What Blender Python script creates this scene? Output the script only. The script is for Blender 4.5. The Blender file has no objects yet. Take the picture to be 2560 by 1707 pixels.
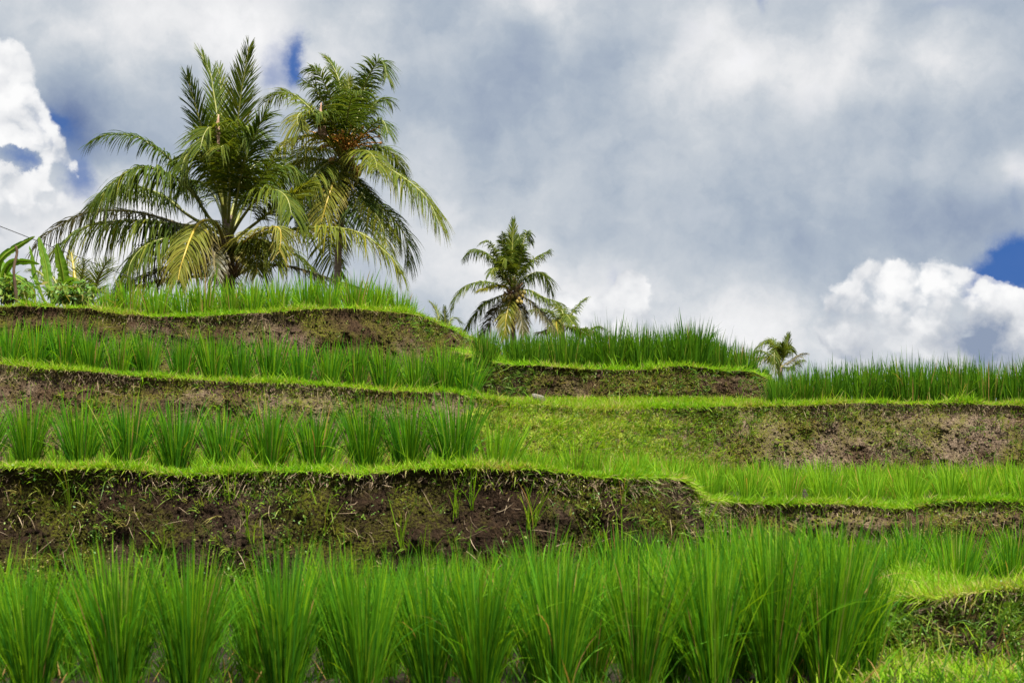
import bpy, math, random
import numpy as np

rng = np.random.default_rng(11)
random.seed(11)
S = bpy.context.scene
COL = S.collection

# ------------------------------------------------------------------ camera
F = 3555.6                       # focal length in photo pixels (50 mm lens)
PITCH = math.atan((1120 - 853.5) / F)
EYE = 0.85
CP, SP = math.cos(PITCH), math.sin(PITCH)


def P(u, v, d):
    """world point seen at photo pixel (u, v) at forward distance d metres"""
    x = (u - 1280.0) / F
    yu = (853.5 - v) / F
    Y = CP - yu * SP
    Z = SP + yu * CP
    s = d / Y
    return np.array([x * s, d, EYE + Z * s])


cam = bpy.data.cameras.new("camera")
cam.lens = 50
cam.sensor_width = 36
cam.clip_end = 9000
cam.dof.use_dof = True
cam.dof.focus_distance = 14.0
cam.dof.aperture_fstop = 6.3
camo = bpy.data.objects.new("camera", cam)
COL.objects.link(camo)
camo.location = (0, 0, EYE)
camo.rotation_euler = (math.pi / 2 + PITCH, 0, 0)
S.camera = camo

# ------------------------------------------------------------------ noise
_perm = np.random.default_rng(5).permutation(4096).astype(np.int64)
_val = np.random.default_rng(6).random(4096)


def vnoise(p):
    p = np.asarray(p, float)
    i = np.floor(p).astype(np.int64)
    f = p - i
    f = f * f * (3 - 2 * f)
    out = 0
    for dx in (0, 1):
        for dy in (0, 1):
            for dz in (0, 1):
                h = _perm[(i[:, 2] + dz) & 4095]
                h = _perm[(h + i[:, 1] + dy) & 4095]
                h = _perm[(h + i[:, 0] + dx) & 4095]
                w = (f[:, 0] if dx else 1 - f[:, 0]) * (f[:, 1] if dy else 1 - f[:, 1]) * (f[:, 2] if dz else 1 - f[:, 2])
                out = out + w * _val[h]
    return out


def fbm(p, octaves=4, gain=0.5):
    p = np.asarray(p, float)
    a, s, t = 1.0, 0.0, 0.0
    for k in range(octaves):
        s = s + a * vnoise(p * 2.03 ** k + 17.3 * k)
        t += a
        a *= gain
    return s / t


def unit(a):
    return a / np.maximum(np.linalg.norm(a, axis=-1, keepdims=True), 1e-9)


# ------------------------------------------------------------------ mesh building
class MB:
    def __init__(self):
        self.v, self.q, self.c, self.m, self.n = [], [], [], [], 0

    def add(self, verts, quads, tint=None, mat=0):
        verts = np.asarray(verts, float)
        quads = np.asarray(quads, np.int64)
        self.v.append(verts)
        self.q.append(quads + self.n)
        if tint is None:
            tint = np.zeros((len(verts), 3))
        self.c.append(tint)
        self.m.append(np.full(len(quads), mat, np.int32))
        self.n += len(verts)

    def mesh(self, name, mats, smooth=True):
        v = np.concatenate(self.v)
        q = np.concatenate(self.q)
        c = np.concatenate(self.c)
        m = np.concatenate(self.m)
        me = bpy.data.meshes.new(name)
        me.vertices.add(len(v))
        me.vertices.foreach_set("co", v.astype(np.float32).ravel())
        me.loops.add(q.size)
        me.loops.foreach_set("vertex_index", q.astype(np.int32).ravel())
        me.polygons.add(len(q))
        me.polygons.foreach_set("loop_start", np.arange(0, q.size, 4, dtype=np.int32))
        me.polygons.foreach_set("material_index", m)
        me.polygons.foreach_set("use_smooth", np.full(len(q), smooth, dtype=bool))
        at = me.attributes.new("tint", 'FLOAT_COLOR', 'POINT')
        cc = np.concatenate([c, np.ones((len(c), 1))], axis=1).astype(np.float32)
        at.data.foreach_set("color", cc.ravel())
        me.update(calc_edges=True)
        for x in mats:
            me.materials.append(x)
        return me

    def build(self, name, mats, parent=None, smooth=True):
        o = bpy.data.objects.new(name, self.mesh(name, mats if isinstance(mats, (list, tuple)) else [mats], smooth))
        COL.objects.link(o)
        if parent is not None:
            o.parent = parent
        return o


def tag(o, label=None, cat=None, group=None, kind=None):
    if label:
        o["label"] = label
    if cat:
        o["category"] = cat
    if group:
        o["group"] = group
    if kind:
        o["kind"] = kind
    return o


def empty(name, loc):
    o = bpy.data.objects.new(name, None)
    COL.objects.link(o)
    o.location = loc
    o.empty_display_size = 0.2
    return o


PROF_BLADE = lambda t: np.where(t < 0.35, 0.65 + t, 1.0) * np.sqrt(np.clip(1 - t ** 2.2, 0, 1)) + 0.02


def ribbons(mb, base, d0, L, W, bend, side, segs=4, prof=PROF_BLADE, tint=None, mat=0, power=2.0, fold=None):
    """many tapering blades in one go: p(t) = base + L*(t*d0 + bend*t^power)"""
    n = len(base)
    t = np.linspace(0, 1, segs + 1)
    p = base[:, None, :] + L[:, None, None] * (t[None, :, None] * d0[:, None, :] + (t ** power)[None, :, None] * bend[:, None, :])
    w = (W[:, None] * prof(t)[None, :] * 0.5)[:, :, None] * side[:, None, :]
    v = np.stack([p - w, p + w], axis=2).reshape(-1, 3)
    k = np.arange(segs) * 2
    q0 = np.stack([k, k + 1, k + 3, k + 2], axis=1)
    q = (q0[None] + (np.arange(n) * (segs + 1) * 2)[:, None, None]).reshape(-1, 4)
    if tint is None:
        tint = np.zeros((n, 3))
    tt = np.repeat(tint, (segs + 1) * 2, axis=0).copy()
    tt[:, 1] = np.tile(np.repeat(t, 2), n)
    mb.add(v, q, tt, mat)


def tube(mb, pts, radii, sides=8, tint=(0, 0, 0), mat=0, cap=True):
    pts = np.asarray(pts, float)
    n = len(pts)
    r = np.broadcast_to(np.asarray(radii, float), (n,))
    T = unit(np.gradient(pts, axis=0))
    ref = np.array([0.0, 1.0, 0.0]) if abs(T[0][1]) < 0.8 else np.array([1.0, 0.0, 0.0])
    A = unit(np.cross(T, ref))
    B = np.cross(T, A)
    a = np.linspace(0, 2 * np.pi, sides, endpoint=False)
    v = pts[:, None] + r[:, None, None] * (np.cos(a)[None, :, None] * A[:, None] + np.sin(a)[None, :, None] * B[:, None])
    v = v.reshape(-1, 3)
    i, j = np.meshgrid(np.arange(n - 1), np.arange(sides), indexing='ij')
    j2 = (j + 1) % sides
    q = np.stack([i * sides + j, i * sides + j2, (i + 1) * sides + j2, (i + 1) * sides + j], axis=-1).reshape(-1, 4)
    if cap:
        v = np.concatenate([v, pts[:1], pts[-1:]])
        c0, c1 = n * sides, n * sides + 1
        e = [(c0, (k + 1) % sides, k, c0) for k in range(0)]
        capq = []
        for k in range(0, sides, 2):
            capq.append((c0, (k + 2) % sides, (k + 1) % sides, k))
            b = (n - 1) * sides
            capq.append((c1, b + k, b + (k + 1) % sides, b + (k + 2) % sides))
        q = np.concatenate([q, np.array(capq)])
    mb.add(v, q, np.tile(np.array(tint, float), (len(v), 1)), mat)


def ball(mb, c, r, tint=(0, 0, 0), mat=0, seg=10, rings=8, axis=(0, 0, 1)):
    r = np.broadcast_to(np.asarray(r, float), (3,))
    th = np.linspace(0.02, np.pi - 0.02, rings + 1)
    ph = np.linspace(0, 2 * np.pi, seg, endpoint=False)
    T, Pp = np.meshgrid(th, ph, indexing='ij')
    k = 1 + 0.06 * np.cos(3 * Pp) * np.sin(T)
    v = np.stack([r[0] * k * np.sin(T) * np.cos(Pp), r[1] * k * np.sin(T) * np.sin(Pp), r[2] * np.cos(T)], -1).reshape(-1, 3) + np.asarray(c)
    i, j = np.meshgrid(np.arange(rings), np.arange(seg), indexing='ij')
    j2 = (j + 1) % seg
    q = np.stack([i * seg + j, (i + 1) * seg + j, (i + 1) * seg + j2, i * seg + j2], -1).reshape(-1, 4)
    mb.add(v, q, np.tile(np.array(tint, float), (len(v), 1)), mat)


def smooth_curve(ctrl, n):
    """Catmull-Rom through control rows, resampled at n points equally far apart (first 3 columns)"""
    c = np.asarray(ctrl, float)
    k = len(c)
    ext = np.vstack([2 * c[0] - c[1], c, 2 * c[-1] - c[-2]])
    out = []
    for i in range(k - 1):
        p0, p1, p2, p3 = ext[i], ext[i + 1], ext[i + 2], ext[i + 3]
        t = np.linspace(0, 1, 24, endpoint=False)[:, None]
        out.append(0.5 * (2 * p1 + (p2 - p0) * t + (2 * p0 - 5 * p1 + 4 * p2 - p3) * t ** 2 + (3 * p1 - p0 - 3 * p2 + p3) * t ** 3))
    out.append(c[-1:])
    o = np.vstack(out)
    s = np.concatenate([[0], np.cumsum(np.linalg.norm(np.diff(o[:, :3], axis=0), axis=1))])
    if isinstance(n, float):
        n = max(4, int(s[-1] / n))
    tt = np.linspace(0, s[-1], n)
    return np.stack([np.interp(tt, s, o[:, j]) for j in range(o.shape[1])], 1)


# ------------------------------------------------------------------ materials
def new_mat(name):
    m = bpy.data.materials.new(name)
    m.use_nodes = True
    nt = m.node_tree
    nt.nodes.clear()
    out = nt.nodes.new("ShaderNodeOutputMaterial")
    return m, nt, out


def ramp(nt, fac, stops, interp='LINEAR'):
    r = nt.nodes.new("ShaderNodeValToRGB")
    cr = r.color_ramp
    cr.interpolation = interp
    while len(cr.elements) < len(stops):
        cr.elements.new(0.5)
    for e, (p, c) in zip(cr.elements, stops):
        e.position = p
        e.color = (*c, 1)
    nt.links.new(fac, r.inputs[0])
    return r.outputs[0]


def noise(nt, vec, scale, detail=5, rough=0.55, dist=0.0):
    n = nt.nodes.new("ShaderNodeTexNoise")
    n.inputs["Scale"].default_value = scale
    n.inputs["Detail"].default_value = detail
    n.inputs["Roughness"].default_value = rough
    n.inputs["Distortion"].default_value = dist
    if vec is not None:
        nt.links.new(vec, n.inputs["Vector"])
    return n


def mixc(nt, fac, a, b, mode='MIX'):
    m = nt.nodes.new("ShaderNodeMix")
    m.data_type = 'RGBA'
    m.blend_type = mode
    for sock, val in ((m.inputs[0], fac), (m.inputs[6], a), (m.inputs[7], b)):
        if hasattr(val, "is_linked"):
            nt.links.new(val, sock)
        elif isinstance(val, (int, float)):
            sock.default_value = val
        else:
            sock.default_value = (*val, 1)
    return m.outputs[2]


def leaf_mat(name, stops, trans=0.35, rough=0.45, spec=0.35, tip=None, tcol=(1.15, 1.1, 0.5)):
    """stops: colour by the blade's own random value; tip: colour towards a blade's dry tip"""
    m, nt, out = new_mat(name)
    at = nt.nodes.new("ShaderNodeAttribute")
    at.attribute_name = "tint"
    sep = nt.nodes.new("ShaderNodeSeparateColor")
    nt.links.new(at.outputs["Color"], sep.inputs[0])
    oi = nt.nodes.new("ShaderNodeObjectInfo")
    ad = nt.nodes.new("ShaderNodeMath")
    ad.operation = 'MULTIPLY_ADD'
    nt.links.new(oi.outputs["Random"], ad.inputs[0])
    ad.inputs[1].default_value = 0.12
    nt.links.new(sep.outputs[0], ad.inputs[2])
    col = ramp(nt, ad.outputs[0], stops)
    if tip is not None:
        f = nt.nodes.new("ShaderNodeMapRange")
        f.inputs[1].default_value = tip[0]
        f.inputs[2].default_value = 1.0
        f.inputs[4].default_value = tip[2]
        nt.links.new(sep.outputs[1], f.inputs[0])
        col = mixc(nt, f.outputs[0], col, tip[1])
    b = nt.nodes.new("ShaderNodeBsdfPrincipled")
    b.inputs["Roughness"].default_value = rough
    b.inputs["Specular IOR Level"].default_value = spec
    nt.links.new(col, b.inputs["Base Color"])
    tr = nt.nodes.new("ShaderNodeBsdfTranslucent")
    nt.links.new(mixc(nt, 1.0, col, tcol, 'MULTIPLY'), tr.inputs["Color"])
    mx = nt.nodes.new("ShaderNodeMixShader")
    mx.inputs[0].default_value = trans
    nt.links.new(b.outputs[0], mx.inputs[1])
    nt.links.new(tr.outputs[0], mx.inputs[2])
    nt.links.new(mx.outputs[0], out.inputs[0])
    return m


def soil_mat(name, dark, mid, light, light_amt, moss, moss_amt, gloss=0.75, seed=0.0):
    m, nt, out = new_mat(name)
    tc = nt.nodes.new("ShaderNodeTexCoord")
    mp = nt.nodes.new("ShaderNodeMapping")
    mp.inputs["Location"].default_value = (seed, seed * 0.7, 0)
    nt.links.new(tc.outputs["Object"], mp.inputs[0])
    v = mp.outputs[0]
    n1 = noise(nt, v, 16, 8, 0.7)
    n2 = noise(nt, v, 1.1, 6, 0.6, 0.6)
    n3 = noise(nt, v, 70, 5, 0.65)
    vo = nt.nodes.new("ShaderNodeTexVoronoi")
    vo.inputs["Scale"].default_value = 42
    nt.links.new(v, vo.inputs["Vector"])
    base = ramp(nt, n1.outputs[0], [(0.3, dark), (0.52, mid), (0.72, tuple(min(1, c * 1.5) for c in mid))])
    lf = ramp(nt, n2.outputs[0], [(0.62 - 0.3 * light_amt, (0, 0, 0)), (0.75 - 0.3 * light_amt, (1, 1, 1))])
    ln = ramp(nt, n1.outputs[0], [(0.4, (0.25, 0.25, 0.25)), (0.55, (1, 1, 1))])
    lf2 = mixc(nt, 1.0, lf, ln, 'MULTIPLY')
    c = mixc(nt, lf2, base, light)
    grit = ramp(nt, n3.outputs[0], [(0.34, (0.25, 0.25, 0.25)), (0.62, (1.3, 1.3, 1.3))])
    c = mixc(nt, 0.8, c, grit, 'MULTIPLY')
    n4 = noise(nt, v, 2.3, 7, 0.68, 0.4)
    mf = ramp(nt, n4.outputs[0], [(0.66 - 0.28 * moss_amt, (0, 0, 0)), (0.8 - 0.28 * moss_amt, (1, 1, 1))])
    mf = mixc(nt, 1.0, mf, ramp(nt, n3.outputs[0], [(0.42, (0, 0, 0)), (0.58, (1, 1, 1))]), 'MULTIPLY')
    c = mixc(nt, mf, c, moss)
    b = nt.nodes.new("ShaderNodeBsdfPrincipled")
    b.inputs["Roughness"].default_value = gloss
    b.inputs["Specular IOR Level"].default_value = 0.06
    nt.links.new(c, b.inputs["Base Color"])
    hm = nt.nodes.new("ShaderNodeMath")
    hm.operation = 'MULTIPLY_ADD'
    nt.links.new(vo.outputs["Distance"], hm.inputs[0])
    hm.inputs[1].default_value = -0.16
    nt.links.new(n1.outputs[0], hm.inputs[2])
    hm2 = nt.nodes.new("ShaderNodeMath")
    hm2.operation = 'MULTIPLY_ADD'
    nt.links.new(n3.outputs[0], hm2.inputs[0])
    hm2.inputs[1].default_value = 0.55
    nt.links.new(hm.outputs[0], hm2.inputs[2])
    bp = nt.nodes.new("ShaderNodeBump")
    bp.inputs["Strength"].default_value = 1.0
    bp.inputs["Distance"].default_value = 0.045
    nt.links.new(hm2.outputs[0], bp.inputs["Height"])
    nt.links.new(bp.outputs[0], b.inputs["Normal"])
    nt.links.new(b.outputs[0], out.inputs[0])
    return m


def plain_mat(name, a, b_, scale=12, rough=0.7, spec=0.3, bump=0.3, stretch=(1, 1, 1)):
    m, nt, out = new_mat(name)
    tc = nt.nodes.new("ShaderNodeTexCoord")
    mp = nt.nodes.new("ShaderNodeMapping")
    mp.inputs["Scale"].default_value = stretch
    nt.links.new(tc.outputs["Object"], mp.inputs[0])
    n = noise(nt, mp.outputs[0], scale, 6, 0.6)
    c = ramp(nt, n.outputs[0], [(0.32, a), (0.68, b_)])
    b = nt.nodes.new("ShaderNodeBsdfPrincipled")
    b.inputs["Roughness"].default_value = rough
    b.inputs["Specular IOR Level"].default_value = spec
    nt.links.new(c, b.inputs["Base Color"])
    bp = nt.nodes.new("ShaderNodeBump")
    bp.inputs["Strength"].default_value = bump
    bp.inputs["Distance"].default_value = 0.02
    nt.links.new(n.outputs[0], bp.inputs["Height"])
    nt.links.new(bp.outputs[0], b.inputs["Normal"])
    nt.links.new(b.outputs[0], out.inputs[0])
    return m


M = {}
M['rice'] = leaf_mat("rice_leaf", [(0.0, (0.034, 0.140, 0.010)), (0.45, (0.082, 0.235, 0.007)), (0.85, (0.20, 0.34, 0.006)),
                                   (0.93, (0.16, 0.27, 0.025)), (0.965, (0.30, 0.24, 0.07)), (1.0, (0.34, 0.20, 0.07))],
                     trans=0.42, rough=0.6, spec=0.1)
M['young_rice'] = leaf_mat("young_rice_leaf", [(0.0, (0.095, 0.25, 0.012)), (0.5, (0.16, 0.33, 0.012)), (0.9, (0.24, 0.38, 0.015)),
                                   (0.95, (0.33, 0.29, 0.06)), (1.0, (0.4, 0.24, 0.07))], trans=0.45, rough=0.6, spec=0.1)
M['grass'] = leaf_mat("short_grass", [(0.0, (0.09, 0.255, 0.010)), (0.5, (0.175, 0.355, 0.011)), (0.88, (0.27, 0.39, 0.018)),
                                      (1.0, (0.36, 0.32, 0.11))], trans=0.42, rough=0.6, spec=0.1)
M['sunny_grass'] = leaf_mat("yellow_green_turf", [(0.0, (0.11, 0.27, 0.010)), (0.5, (0.20, 0.38, 0.012)), (0.9, (0.31, 0.42, 0.025)), (1.0, (0.42, 0.34, 0.14))], trans=0.42, rough=0.6, spec=0.1)
M['dark_rice'] = leaf_mat("dark_rice_leaf", [(0.0, (0.026, 0.088, 0.006)), (0.5, (0.062, 0.165, 0.006)), (0.88, (0.125, 0.23, 0.008)), (0.95, (0.25, 0.20, 0.05)), (1.0, (0.3, 0.18, 0.06))],
                     trans=0.42, rough=0.6, spec=0.1)  # darker leaf copy: part of the skyline rows' backlit shade put into the colour
M['weed'] = leaf_mat("weed_leaf", [(0.0, (0.05, 0.15, 0.02)), (0.5, (0.12, 0.22, 0.02)), (0.9, (0.22, 0.27, 0.03)), (1.0, (0.28, 0.24, 0.06))],
                     trans=0.35, rough=0.5)
M['straw'] = leaf_mat("dry_straw", [(0.0, (0.17, 0.12, 0.075)), (0.6, (0.30, 0.22, 0.14)), (1.0, (0.40, 0.31, 0.2))], trans=0.2, rough=0.7, spec=0.1)
M['frond'] = leaf_mat("palm_leaflet", [(0.0, (0.036, 0.070, 0.011)), (0.4, (0.072, 0.110, 0.012)), (0.7, (0.125, 0.148, 0.013)), (1.0, (0.19, 0.175, 0.012))],
                      trans=0.4, rough=0.6, spec=0.1, tip=(0.75, (0.12, 0.10, 0.03), 0.35))
M['frond_yellow'] = leaf_mat("yellowing_leaflet", [(0.0, (0.08, 0.11, 0.012)), (0.5, (0.15, 0.155, 0.016)), (1.0, (0.25, 0.19, 0.03))],
                             trans=0.3, rough=0.55, spec=0.15, tip=(0.6, (0.20, 0.12, 0.03), 0.5))
M['frond_brown'] = leaf_mat("drying_leaflet", [(0.0, (0.035, 0.045, 0.014)), (0.5, (0.07, 0.065, 0.02)), (1.0, (0.14, 0.10, 0.035))],
                            trans=0.25, rough=0.45, spec=0.3, tip=(0.6, (0.13, 0.085, 0.035), 0.5))
M['rachis'] = plain_mat("palm_rachis", (0.14, 0.17, 0.03), (0.26, 0.24, 0.05), 6, 0.4, 0.4, 0.1)
M['rachis_yellow'] = plain_mat("yellow_rachis", (0.28, 0.20, 0.012), (0.38, 0.27, 0.02), 6, 0.4, 0.4, 0.1)
M['rachis_dark'] = plain_mat("dry_rachis", (0.10, 0.09, 0.035), (0.19, 0.15, 0.06), 6, 0.6, 0.3, 0.1)
M['trunk'] = plain_mat("palm_trunk", (0.12, 0.082, 0.060), (0.30, 0.22, 0.165), 10, 0.85, 0.2, 1.0, (1, 1, 3))
M['boot'] = plain_mat("palm_leaf_base", (0.13, 0.078, 0.045), (0.34, 0.21, 0.12), 9, 0.85, 0.2, 0.8)
M['spathe'] = plain_mat("dry_spathe", (0.30, 0.17, 0.11), (0.48, 0.31, 0.22), 5, 0.8, 0.2, 0.6, (6, 6, 1))
M['flower'] = plain_mat("palm_flower", (0.40, 0.16, 0.03), (0.62, 0.33, 0.07), 30, 0.7, 0.2, 0.4)
M['nut'] = plain_mat("coconut_husk", (0.17, 0.17, 0.025), (0.34, 0.22, 0.05), 9, 0.45, 0.4, 0.1)
M['nut_ripe'] = plain_mat("ripe_coconut_husk", (0.30, 0.17, 0.03), (0.42, 0.24, 0.05), 9, 0.5, 0.4, 0.1)
M['banana'] = leaf_mat("banana_leaf", [(0.0, (0.055, 0.14, 0.010)), (0.5, (0.10, 0.20, 0.012)), (1.0, (0.17, 0.24, 0.02))], trans=0.4, rough=0.5, spec=0.15)
M['stake'] = plain_mat("stake_bark", (0.04, 0.025, 0.015), (0.10, 0.065, 0.04), 14, 0.9, 0.15, 0.8, (1, 1, 0.3))
M['wire'] = plain_mat("wire_rubber", (0.02, 0.02, 0.022), (0.03, 0.03, 0.033), 4, 0.6)
M['stone'] = plain_mat("pale_stone", (0.10, 0.09, 0.072), (0.18, 0.16, 0.13), 14, 0.85, 0.2, 0.6)
M['soil_black'] = soil_mat("dark_wet_soil", (0.009, 0.005, 0.0027), (0.031, 0.0185, 0.0105), (0.075, 0.050, 0.033), 0.25, (0.075, 0.080, 0.006), 0.78, 0.75, 1.0)
M['soil_grey'] = soil_mat("grey_clay_soil", (0.026, 0.015, 0.008), (0.085, 0.054, 0.030), (0.22, 0.160, 0.110), 0.52, (0.12, 0.125, 0.010), 0.78, 0.7, 4.0)
M['soil_brown'] = soil_mat("brown_soil", (0.014, 0.008, 0.0045), (0.060, 0.036, 0.019), (0.135, 0.093, 0.063), 0.28, (0.10, 0.105, 0.010), 0.8, 0.75, 9.0)
M['soil_field'] = soil_mat("paddy_soil", (0.016, 0.011, 0.008), (0.042, 0.030, 0.021), (0.10, 0.075, 0.06), 0.2, (0.05, 0.09, 0.015), 0.6, 0.6, 14.0)
M['turf'] = plain_mat("turf_mat", (0.07, 0.075, 0.012), (0.19, 0.24, 0.02), 30, 0.9, 0.1, 0.8)

# ------------------------------------------------------------------ terrain


def curve3(ctrl, step=0.03):
    rows = [list(P(u, v, d)) + [u] for (u, v, d) in ctrl]
    return smooth_curve(rows, float(step))


class Bank:
    """a terrace edge: lip curve running left to right, grassy crown on the field side, soil face below"""

    def __init__(self, ctrl, zbase, lean, soil, crown=0.35, seed=0.0, step=0.03, rows=34, rough=1.0, under=0.03, turf_drop=0.03, clods=1.0, patch=None):
        self.clods, self.patch = clods, patch
        c = curve3(ctrl, step)
        self.c = c
        n = len(c)
        T = np.gradient(c[:, :2], axis=0)
        T = unit(T)
        # smooth the normals along the curve so that offset rows never cross
        k = 15
        Tp = np.vstack([np.repeat(T[:1], k, 0), T, np.repeat(T[-1:], k, 0)])
        ker = np.ones(2 * k + 1) / (2 * k + 1)
        T = unit(np.stack([np.convolve(Tp[:, j], ker, 'valid') for j in (0, 1)], 1))
        self.nrm = np.stack([T[:, 1], -T[:, 0]], 1)
        u = c[:, 3]
        zb = np.interp(u, zbase[0], zbase[1]) if isinstance(zbase, tuple) else np.full(n, zbase)
        ln = np.interp(u, lean[0], lean[1]) if isinstance(lean, tuple) else np.full(n, lean)
        self.zb, self.u = zb, u
        grid, tt = [], []
        # edge wobble: where soil has crumbled off the lip
        s = np.arange(n) * step
        wob = (fbm(np.stack([s * 1.3, s * 0 + seed, s * 0], 1), 4) - 0.5) * 0.24
        zwob = (fbm(np.stack([s * 2.0, s * 0 + seed + 50, s * 0], 1), 4) - 0.5) * 0.085
        self.ncrown = 5
        for a in np.linspace(-crown, -0.03, self.ncrown):
            h = -0.05 * (a / crown) ** 2
            grid.append(np.stack([c[:, 0] + self.nrm[:, 0] * (a + wob * (1 + a / crown)), c[:, 1] + self.nrm[:, 1] * (a + wob * (1 + a / crown)), c[:, 2] + h + zwob * (1 + a / crown)], 1))
            tt.append(-1.0)
        H = c[:, 2] - turf_drop - (zb - 0.06)
        for t in np.linspace(0, 1, rows):
            off = ln * t ** 0.9 - under * np.exp(-((t - 0.10) / 0.08) ** 2) + 0.015 * (t == 0)
            z = c[:, 2] - turf_drop * min(1, 0.3 + t * 4) - H * t
            p = np.stack([c[:, 0] + self.nrm[:, 0] * off, c[:, 1] + self.nrm[:, 1] * off, z], 1)
            amp = rough * min(1.0, t * 5)
            big = (fbm(p * np.array([1.5, 1.5, 2.2]) + seed, 3) - 0.5) * 0.26
            med = (fbm(p * 6.5 + seed + 9, 4) - 0.5) * 0.11
            sml = (vnoise(p * 22 + seed) - 0.5) * 0.034
            e = (big + med + sml) * amp + wob
            p[:, 0] += self.nrm[:, 0] * e
            p[:, 1] += self.nrm[:, 1] * e
            p[:, 2] += zwob * (1 - t)
            grid.append(p)
            tt.append(t)
        self.g = np.array(grid)            # rows x n x 3
        self.t = np.array(tt)
        self.rows = len(tt)
        self.soil = soil
        gu = np.gradient(self.g, axis=1)
        gv = np.gradient(self.g, axis=0)
        self.gn = unit(np.cross(gv, gu))
        if self.gn[-1].mean(0)[1] > 0:
            self.gn = -self.gn

    def build(self):
        mb = MB()
        R, n = self.rows, self.g.shape[1]
        i, j = np.meshgrid(np.arange(R - 1), np.arange(n - 1), indexing='ij')
        q = np.stack([i * n + j, (i + 1) * n + j, (i + 1) * n + j + 1, i * n + j + 1], -1).reshape(-1, 4)
        mb.add(self.g.reshape(-1, 3), q)
        nc = int(n * 40 * self.clods)
        cp, cn, cu, ct = self.sample(nc, 0.03, 1.0, lambda p, u, t: np.clip((fbm(p * 3.3 + 61, 3) - .3) * 2.5, .15, 1))
        r = rng.uniform(0.004, 0.0125, len(cp)) * (1 + 1.3 * (rng.random(len(cp)) < .06)) * (cp[:, 1] / 9) ** .5
        cube = np.array([(x, y, z) for x in (-1, 1) for y in (-1, 1) for z in (-1, 1)], float)
        a1 = unit(rng.normal(size=(len(cp), 3)))
        a2 = unit(np.cross(a1, rng.normal(size=(len(cp), 3))))
        a3 = np.cross(a1, a2)
        loc_ = cube[None] * rng.uniform(.55, 1.2, (len(cp), 8, 1))
        cv = loc_[:, :, :1] * a1[:, None] + loc_[:, :, 1:2] * a2[:, None] * .8 + loc_[:, :, 2:] * a3[:, None] * .9
        cv = cp[:, None] + cv * r[:, None, None] * .75
        fq = np.array([(0, 1, 3, 2), (4, 6, 7, 5), (0, 4, 5, 1), (2, 3, 7, 6), (0, 2, 6, 4), (1, 5, 7, 3)])
        mb.add(cv.reshape(-1, 3), (fq[None] + (np.arange(len(cp)) * 8)[:, None, None]).reshape(-1, 4))
        nq = len(q)
        o = mb.build("earth_bank", [self.soil, M['turf'], M['soil_grey'], M['turf']])
        mi = np.zeros(len(o.data.polygons), np.int32)
        mi[:nq] = np.where(np.repeat(np.arange(R - 1), n - 1) < self.ncrown - 1, 1, 0)
        if self.patch is not None:
            gc = self.g[:-1, :-1].reshape(-1, 3)
            k = self.patch(gc, np.tile(self.u[:-1], R - 1), np.repeat(self.t[:-1], n - 1))
            mi[:nq] = np.where((mi[:nq] == 0) & (k > 0), k, mi[:nq])
        o.data.polygons.foreach_set("material_index", mi)
        tag(o, kind='structure')
        return o

    def inner(self):
        return self.g[0], self.u

    def base(self):
        p = self.g[-1].copy()
        p[:, 2] = self.zb
        return p, self.u

    def sample(self, n, t0=0.0, t1=1.0, mask=None):
        """random points on the soil face: positions, outward normals, u"""
        rr = np.where(self.t >= 0)[0]
        out_p, out_n, out_u, out_t = [], [], [], []
        lo = rr[0] + t0 * (len(rr) - 1)
        hi = rr[0] + t1 * (len(rr) - 1)
        r = rng.uniform(lo, hi, n)
        j = rng.uniform(0, self.g.shape[1] - 1.001, n)
        ri, ji = np.minimum(r.astype(int), self.rows - 2), j.astype(int)
        a, b = (r - ri)[:, None], (j - ji)[:, None]
        p = (self.g[ri, ji] * (1 - a) + self.g[ri + 1, ji] * a) * (1 - b) + (self.g[ri, ji + 1] * (1 - a) + self.g[ri + 1, ji + 1] * a) * b
        nn = self.gn[ri, ji]
        u = self.u[ji]
        t = (r - rr[0]) / (len(rr) - 1)
        if mask is not None:
            keep = rng.random(n) < mask(p, u, t)
            p, nn, u, t = p[keep], nn[keep], u[keep], t[keep]
        return p, nn, u, t

    def crown_pts(self, n, a0, a1, mask=None):
        """random points on the grassy crown; a: -0.35 (field side) .. 0 (edge)"""
        rr = self.ncrown
        r = rng.uniform(a0 * (rr - 0.001), a1 * (rr - 0.001), n)
        j = rng.uniform(0, self.g.shape[1] - 1.001, n)
        ri, ji = r.astype(int), j.astype(int)
        a, b = (r - ri)[:, None], (j - ji)[:, None]
        p = (self.g[ri, ji] * (1 - a) + self.g[ri + 1, ji] * a) * (1 - b) + (self.g[ri, ji + 1] * (1 - a) + self.g[ri + 1, ji + 1] * a) * b
        return p, self.nrm[ji], self.u[ji], r / rr


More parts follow.
